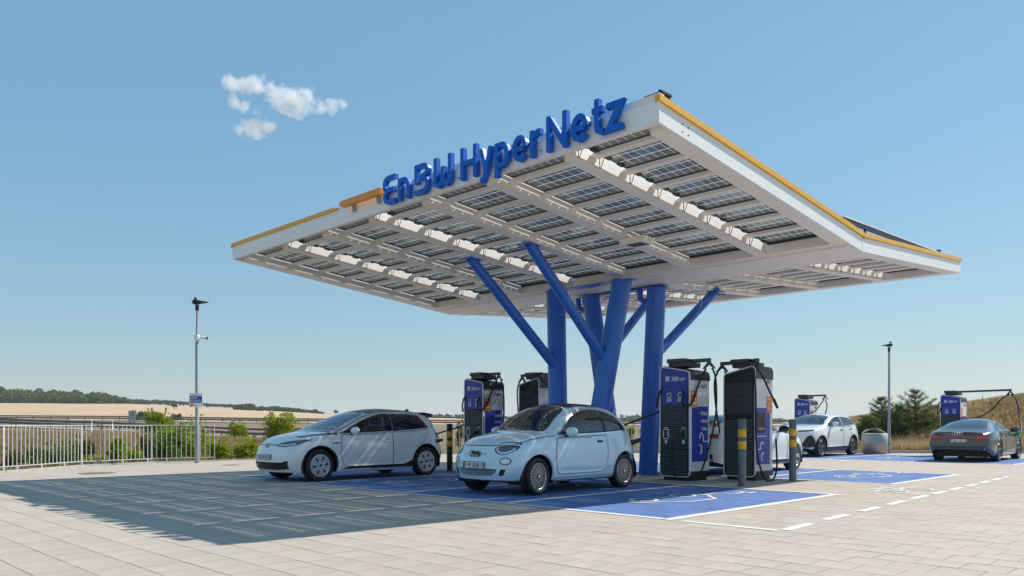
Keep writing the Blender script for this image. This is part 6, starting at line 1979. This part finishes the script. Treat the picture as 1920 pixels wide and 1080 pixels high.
G = 'shrubs on the bank behind the railing'
px_shrub('shrub', 'tall bright shrub rising behind the lamp post with the blue notice', 'shrub', 345, 779, 868, 115, 'lime', 5200, 1, d=29.5, group=G, lobes=12)
px_shrub('shrub', 'dark green inner shrub to the left of the lamp post foot', 'shrub', 318, 800, 872, 60, 'green', 2600, 2, d=28.2, group=G)
px_shrub('shrub', 'slim lime shrub behind the middle of the left railing', 'shrub', 219, 808, 878, 34, 'lime', 1500, 3, d=26.0, group=G, upright=.5)
px_shrub('shrub', 'low green shrub right of the leftmost railing post', 'shrub', 66, 838, 882, 50, 'green', 1500, 4, d=24.2, group=G)
px_shrub('shrub', 'sparse yellowing shrub between the slim lime shrub and the lamp post', 'shrub', 275, 806, 872, 44, 'olive', 1300, 5, d=27.6, group=G)
px_shrub('shrub', 'small olive shrub behind the leftmost railing post', 'shrub', 22, 838, 884, 46, 'olive', 900, 6, d=23.2, group=G)
px_shrub('shrub', 'broad green bush behind the railing between its first and second posts', 'shrub', 112, 826, 880, 66, 'green', 2200, 20, d=25.4, group=G)
px_shrub('shrub', 'yellowish bush just right of the second railing post', 'shrub', 158, 818, 876, 42, 'olive', 1500, 21, d=26.2, group=G)
px_shrub('shrub', 'wide yellow green bush under the slim lime shrub behind the railing', 'shrub', 238, 838, 877, 74, 'lime', 2200, 22, d=26.6, group=G)
px_shrub('shrub', 'bright low bush far left behind the railing, beside the small olive one', 'shrub', 36, 850, 884, 40, 'lime', 900, 23, d=23.6, group=G)
px_shrub('shrub', 'low lime shrub at the railing foot right of the middle post', 'shrub', 178, 852, 876, 60, 'lime', 900, 16, d=24.8, group=G)
px_shrub('shrub', 'lime shrub just past the right end of the left railing', 'shrub', 413, 815, 866, 42, 'lime', 1900, 7, d=28.2, group=G)
px_shrub('shrub', 'feathery lime shrub close to the nose of the white hatchback', 'shrub', 462, 818, 866, 52, 'lime', 2300, 8, d=28.6, group=G, upright=.4)
px_shrub('shrub', 'round yellow green shrub above the bonnet of the white hatchback', 'shrub', 527, 775, 815, 66, 'lime', 3600, 9, d=78, size=.24, group='shrubs along the roads', lobes=14)
px_shrub('shrub', 'rounded bright bush beyond the railing left of the lamp post', 'shrub', 296, 767, 800, 54, 'lime', 3200, 10, d=84, size=.26, group='shrubs along the roads', lobes=12)
px_shrub('shrub', 'small green bush beside the white marker post past the railing end', 'shrub', 446, 788, 806, 36, 'lime', 1300, 11, d=90, size=.25, group='shrubs along the roads')
px_shrub('shrub', 'dark bush on the motorway verge behind the grey sign board', 'shrub', 262, 770, 787, 40, 'wood', 1400, 12, d=222, size=.5, group='shrubs along the roads')
px_shrub('shrub', 'dark low bush at the field edge between the bright bush and the lamp post', 'shrub', 330, 776, 787, 26, 'wood', 900, 13, d=224, size=.5, group='shrubs along the roads')
px_shrub('shrub', 'yellow shrub behind the tail of the pale blue small car', 'shrub', 1181, 791, 830, 24, 'lime', 1300, 14, d=44, size=.12, group='shrubs along the roads')
px_shrub('shrub', 'young yellow shrub beside the far left charger', 'shrub', 863, 772, 830, 17, 'olive', 700, 15, d=52, size=.12, group='shrubs along the roads', upright=.5)
px_shrub('shrub', 'yellow tuft half hidden behind the rear blue column', 'shrub', 1206, 789, 812, 16, 'lime', 600, 17, d=56, size=.14, group='shrubs along the roads')
px_shrub('shrub', 'low weeds at the kerb behind the white sport utility car', 'shrub', 1609, 826, 846, 20, 'lime', 500, 18, d=34.4, size=.09, group='shrubs along the roads')
px_shrub('shrub', 'green weeds at the kerb behind the nose of the dark grey car', 'shrub', 1905, 800, 846, 26, 'lime', 900, 19, d=36, size=.10, group='shrubs along the roads')

# pines on the right bank: whorls of drooping branches carrying needle tufts
def pine(label, base, h, w, seed, n_whorl=8, lean=0):
    rng = np.random.default_rng(seed)
    root = thing('pine_tree', label, 'pine', base, 0, 'young pines on the right bank')
    mb = MB()
    top = Vector((lean, 0, h))
    mb.tube([Vector((0, 0, -.2)), top*.5+Vector((.03, 0, 0)), top], [.07*h/2.5, .045*h/2.5, .008], 7)
    P, A = [], []
    for k in range(n_whorl):
        f = .06+.90*k/(n_whorl-1)
        z = h*f
        Lb = w*.55*(1-f)**.62*rng.uniform(.85, 1.1)+.08*h/2.5
        nb = 7 if f < .7 else 5
        a0 = rng.uniform(0, 6.28)
        for i in range(nb):
            a = a0+2*math.pi*i/nb+rng.normal(0, .2)
            L = Lb*rng.uniform(.6, 1.15)
            rise = .55*f+.10
            p0 = top*f
            d = Vector((math.cos(a), math.sin(a), rise)).normalized()
            p1 = p0+d*L*.6; p2 = p0+d*L+Vector((0, 0, .08*L))
            mb.tube([p0, p1, p2], [.018, .012, .006], 5)
            for t in np.linspace(.28, 1.0, max(4, int(L*11))):
                c = p0.lerp(p1, t/.6) if t < .6 else p1.lerp(p2, (t-.6)/.4)
                sub = rng.normal(0, .085*L, 3)*(1-.6*t)
                cc = np.array(c)+sub*np.array([1, 1, .30])
                m = 22
                q = cc+rng.normal(0, .05, (m, 3))*np.array([1, 1, .7])
                P.append(q); A.append(np.tile(np.array(d)*.5+np.array([0, 0, .5]), (m, 1)))
    mb.build('trunk', M['bark'], root)
    P = np.concatenate(P); A = np.concatenate(A)
    n = len(P)
    a = rng.normal(size=(n, 3))*.55+A; a /= np.linalg.norm(a, axis=1)[:, None]
    b = rng.normal(size=(n, 3)); b -= (b*a).sum(1)[:, None]*a; b /= np.linalg.norm(b, axis=1)[:, None]
    s = rng.uniform(.07, .14, n)[:, None]
    V = np.stack([P-b*.009, P+b*.009, P+a*s], 1).reshape(-1, 3)
    link('crown', np_mesh('crown', V, np.arange(n*3).reshape(-1, 3), LEAF['pine']), root)
    return root
for lab, u, d, vt, wpx, sd in (('pine with the tallest open top, right of the slim lamp post', 1716, 37.0, 735, 88, 31), ('broad pine just left of the slim lamp post', 1652, 37.4, 748, 74, 32),
                               ('low bushy pine between the lamp post and the tallest pine', 1687, 36.6, 765, 70, 33), ('low pine leaning out toward the distant charger', 1743, 37.2, 782, 52, 34), ('low pine behind the steel bin', 1628, 36.6, 785, 50, 35)):
    P = at(u, d); P.z = H(P.x, P.y)-.05
    pine(lab, P, CAM_H+(HORIZON-vt)*d/F_PX-P.z, wpx*d/F_PX*1.15, sd)

# dry grass: blades in tufts over the banks, one object each
def grass(name, u0, u1, off0, off1, n_tuft, hmin, hmax, leaf, seed, wbl=.014):
    rng = np.random.default_rng(seed)
    C = []
    while len(C) < n_tuft:
        u = rng.uniform(u0, u1); th = math.atan((u-960)/F_PX)
        r = lot_r(th)+off0+(off1-off0)*rng.uniform(0, 1)**1.4
        x, y = r*(math.sin(th)-math.cos(th))/math.sqrt(2), r*(math.sin(th)+math.cos(th))/math.sqrt(2)
        if math.sin(x*1.1+y*.4)+math.sin(y*.9-x*.7)+rng.normal(0, .8) < -.9: continue
        C.append((x, y, H(x, y)-.02, 1+.02*max(0, r-28)))
    C = np.array(C)
    m = 7
    base = np.repeat(C[:, :3], m, 0)+np.concatenate([rng.normal(0, .06, (n_tuft*m, 2)), np.zeros((n_tuft*m, 1))], 1)
    k = np.repeat(C[:, 3], m)[:, None]
    hh = rng.uniform(hmin, hmax, (n_tuft*m, 1))*k
    a = rng.uniform(0, 2*math.pi, n_tuft*m)
    side = np.stack([np.cos(a), np.sin(a), np.zeros_like(a)], 1)*wbl*k
    lean = np.concatenate([rng.normal(0, .35, (n_tuft*m, 2)), np.ones((n_tuft*m, 1))], 1)
    tip = base+lean*hh
    V = np.stack([base-side, base+side, tip], 1).reshape(-1, 3)
    o = link(name, np_mesh(name, V, np.arange(len(V)).reshape(-1, 3), LEAF[leaf]))
    return tag(o, kind='stuff')
grass('dry_grass', -60, 560, .3, 68, 13000, .10, .30, 'straw', 41)
grass('rusty_grass', -60, 560, 1.5, 60, 7500, .10, .32, 'rust', 42)
grass('green_weeds', -60, 560, .8, 40, 2600, .10, .34, 'olive', 48)
grass('verge_grass', -60, 520, .15, 1.2, 900, .06, .22, 'straw', 43, .01)
grass('bank_grass', 1540, 2060, .5, 19, 17000, .10, .27, 'straw', 44)
grass('bank_rusty_grass', 1540, 2060, .8, 12, 2600, .10, .28, 'rust', 45)
grass('bank_weeds', 1540, 2060, .8, 15, 1100, .10, .30, 'olive', 49)
grass('kerb_grass', 1560, 2000, .18, .9, 1400, .12, .5, 'straw', 46, .01)
grass('far_verge_grass', 700, 1300, .3, 25, 2500, .12, .34, 'straw', 47, .02)

# woods: uneven crowns, each a lumpy cluster of leaf clumps
def wood(name, spec, d, n, leaf, seed, rw, deep, leafn, lsize):
    """spec: list of (u, v of crown tops, v of foot); n crowns in several rows"""
    rng = np.random.default_rng(seed)
    us = [s[0] for s in spec]
    PV = []
    for i in range(n):
        u = rng.uniform(us[0], us[-1]); row = rng.uniform(0, 1)
        vt = np.interp(u, us, [s[1] for s in spec]); vb = np.interp(u, us, [s[2] for s in spec])
        dd = d+deep*row
        p = at(u, dd)
        zt = CAM_H+(HORIZON-vt)*dd/F_PX; zb = CAM_H+(HORIZON-vb)*d/F_PX
        hh = (zt-zb)*(rng.uniform(.70, 1.0) if row > .3 else rng.uniform(.45, .85))
        r = rw*rng.uniform(.7, 1.25)
        r = min(r, hh*.55)
        for q in range(4):
            c = np.array([p.x, p.y, zb+hh-r*.75])+np.array([rng.normal(0, r*.5), rng.normal(0, r*.5), -abs(rng.normal(0, hh*.28))])
            rr = r*rng.uniform(.45, .75)
            dr = rng.normal(size=(leafn, 3)); dr /= np.linalg.norm(dr, axis=1)[:, None]
            PV.append(c+dr*rr*rng.uniform(.7, 1.05, (leafn, 1)))
    P = np.concatenate(PV)
    V, F = leaf_quads(P, lsize, rng, .8)
    o = link(name, np_mesh(name, V, F, LEAF[leaf]))
    return tag(o, kind='stuff')
wood('oak_wood', [(-260, 721, 764), (0, 723, 760), (60, 724, 757), (125, 727, 756), (180, 732, 757), (215, 738, 756), (243, 748, 756)], 610, 420, 'wood', 51, 5.5, 55, 90, 1.7)
wood('far_wood', [(236, 747, 755), (300, 749, 755), (360, 753, 757), (400, 757, 760), (448, 758, 762)], 860, 190, 'far', 52, 4.2, 40, 40, 1.9)
wood('hedge_wood', [(440, 758, 766), (456, 754, 768), (478, 756, 768), (494, 760, 768)], 560, 46, 'wood', 53, 3.2, 25, 60, 1.2)
wood('ridge_wood', [(494, 763, 769), (515, 760, 769), (545, 763, 771), (580, 767, 773), (606, 772, 775)], 600, 90, 'wood', 54, 2.6, 25, 50, 1.1)
wood('hill_wood', [(640, 782, 790), (760, 774, 788), (840, 775, 787), (1000, 777, 792), (1100, 779, 796), (1160, 777, 797), (1200, 774, 797), (1300, 773, 797), (1440, 780, 797), (1600, 792, 797)], 760, 520, 'far', 55, 4.5, 70, 36, 1.9)
def field_tree(label, u, vt, vb, wpx, seed, leaf='wood', d=None):
    rng = np.random.default_rng(seed)
    P, d0 = ground_at(u, vb)
    if d:
        P = at(u, d); P.z = H(P.x, P.y)
    else: d = d0
    h = (vb-vt)*d/F_PX if d == d0 else CAM_H+(HORIZON-vt)*d/F_PX-P.z
    w = wpx*d/F_PX
    root = thing('field_tree', label, 'tree', P, 0, 'single trees in the fields')
    mb = MB(); mb.tube([(0, 0, -.3), (0, 0, h*.25), (.05*w, 0, h*.5)], [h*.05, h*.035, h*.015], 7); mb.build('trunk', M['bark'], root)
    Q = []
    for i in range(12):
        c = np.array([rng.normal(0, w*.22), rng.normal(0, w*.22), h*rng.uniform(.42, .78)])
        dr = rng.normal(size=(170, 3)); dr /= np.linalg.norm(dr, axis=1)[:, None]
        Q.append(c+dr*h*.17*rng.uniform(.6, 1.1, (170, 1)))
    V, F = leaf_quads(np.concatenate(Q), h*.07, rng, .8)
    link('crown', np_mesh('crown', V, F, LEAF[leaf]), root)
field_tree('lone round tree standing in the harvested wheat field', 327, 754.5, 768, 17, 61)
field_tree('small tree on the skyline above the bonnet of the white hatchback', 592, 766, 775, 9, 62, d=560)
field_tree('tiny tree on the skyline over the windscreen of the white hatchback', 629, 768, 778, 8, 63, d=560)

# ------------------------------------------------------------------ clouds: lumpy hulls filled with thin vapour
def cloud(label, puffs, d, seed):
    rng = np.random.default_rng(seed)
    bm = bmesh.new(); blobs = []
    for (u, v, rp) in puffs:
        p = at(u, d); z = CAM_H+(HORIZON-v)*d/F_PX; r = rp*d/F_PX
        c = Vector((p.x, p.y, z))
        blobs.append((c, r))
        bmesh.ops.create_icosphere(bm, subdivisions=2, radius=r*1.75, matrix=Matrix.Translation(c))
    me = bpy.data.meshes.new('cloud'); bm.to_mesh(me); bm.free()
    c0 = sum((c for c, r in blobs), Vector())/len(blobs)
    for v in me.vertices: v.co -= c0
    o = link('cloud', me); o.location = c0
    rm = o.modifiers.new('remesh', 'REMESH'); rm.mode = 'VOXEL'; rm.voxel_size = 4
    dg = bpy.context.evaluated_depsgraph_get(); dg.update()
    me2 = bpy.data.meshes.new_from_object(o.evaluated_get(dg))
    o.modifiers.clear(); o.data = me2
    me2.materials.clear()
    m = bpy.data.materials.new('cloud_vapour'); m.use_nodes = True
    n, l = m.node_tree.nodes, m.node_tree.links
    n.remove(n['Principled BSDF'])
    pv = n.new('ShaderNodeVolumePrincipled'); pv.inputs['Color'].default_value = (1, 1, 1, 1); pv.inputs['Anisotropy'].default_value = .0
    tc = n.new('ShaderNodeTexCoord')
    def math_(op, a, b=None, clamp=False):
        q = n.new('ShaderNodeMath'); q.operation = op; q.use_clamp = clamp
        for i, x in enumerate((a, b)):
            if x is None: continue
            if isinstance(x, (int, float)): q.inputs[i].default_value = x
            else: l.new(x, q.inputs[i])
        return q.outputs[0]
    acc = None
    for c, r in blobs:
        vd = n.new('ShaderNodeVectorMath'); vd.operation = 'DISTANCE'; vd.inputs[1].default_value = c-c0
        l.new(tc.outputs['Object'], vd.inputs[0])
        g = math_('SUBTRACT', 1.0, math_('DIVIDE', vd.outputs['Value'], r*1.7))
        acc = g if acc is None else math_('SMOOTH_MAX', acc, g)
        if acc is not g: acc.node.inputs[2].default_value = .35
    nz = n.new('ShaderNodeTexNoise'); nz.inputs['Scale'].default_value = .055; nz.inputs['Detail'].default_value = 6; nz.inputs['Roughness'].default_value = .62
    l.new(tc.outputs['Object'], nz.inputs['Vector'])
    f = math_('ADD', acc, math_('MULTIPLY', math_('SUBTRACT', nz.outputs['Fac'], .53), 3.4))
    mr = n.new('ShaderNodeMapRange'); mr.inputs['From Min'].default_value = .10; mr.inputs['From Max'].default_value = 1.05; mr.inputs['To Min'].default_value = 0.0; mr.inputs['To Max'].default_value = .10
    l.new(f, mr.inputs['Value']); l.new(mr.outputs['Result'], pv.inputs['Density'])
    l.new(pv.outputs['Volume'], n['Material Output'].inputs['Volume'])
    me2.materials.append(m)
    return tag(o, label, 'cloud', 'small fair weather clouds')
cloud('larger ragged white cloud alone in the blue sky', [(438, 160, 14), (458, 164, 14), (484, 160, 14), (508, 163, 10), (440, 192, 9), (458, 198, 10), (478, 208, 8), (515, 180, 16), (540, 186, 18), (562, 194, 19), (575, 174, 12), (565, 210, 10), (600, 200, 10), (622, 200, 11), (642, 197, 7)], 1150, 71)
cloud('small flat cloud under the larger ragged one', [(450, 243, 10), (466, 240, 13), (482, 239, 14), (498, 240, 12), (512, 238, 7)], 1150, 72)

# ------------------------------------------------------------------ summer haze: one closed box of thin air
mb = MB(); mb.box((-2500, -2500, -4), (2500, 2500, 60))
haze = mb.build('haze', [])
hm = bpy.data.materials.new('haze_air'); hm.use_nodes = True
hm.node_tree.nodes.remove(hm.node_tree.nodes['Principled BSDF'])
hv = hm.node_tree.nodes.new('ShaderNodeVolumePrincipled')
hv.inputs['Color'].default_value = (.86, .93, 1, 1); hv.inputs['Density'].default_value = 0.00014; hv.inputs['Anisotropy'].default_value = .2
hm.node_tree.links.new(hv.outputs['Volume'], hm.node_tree.nodes['Material Output'].inputs['Volume'])
haze.data.materials.append(hm)
tag(haze, kind='stuff')
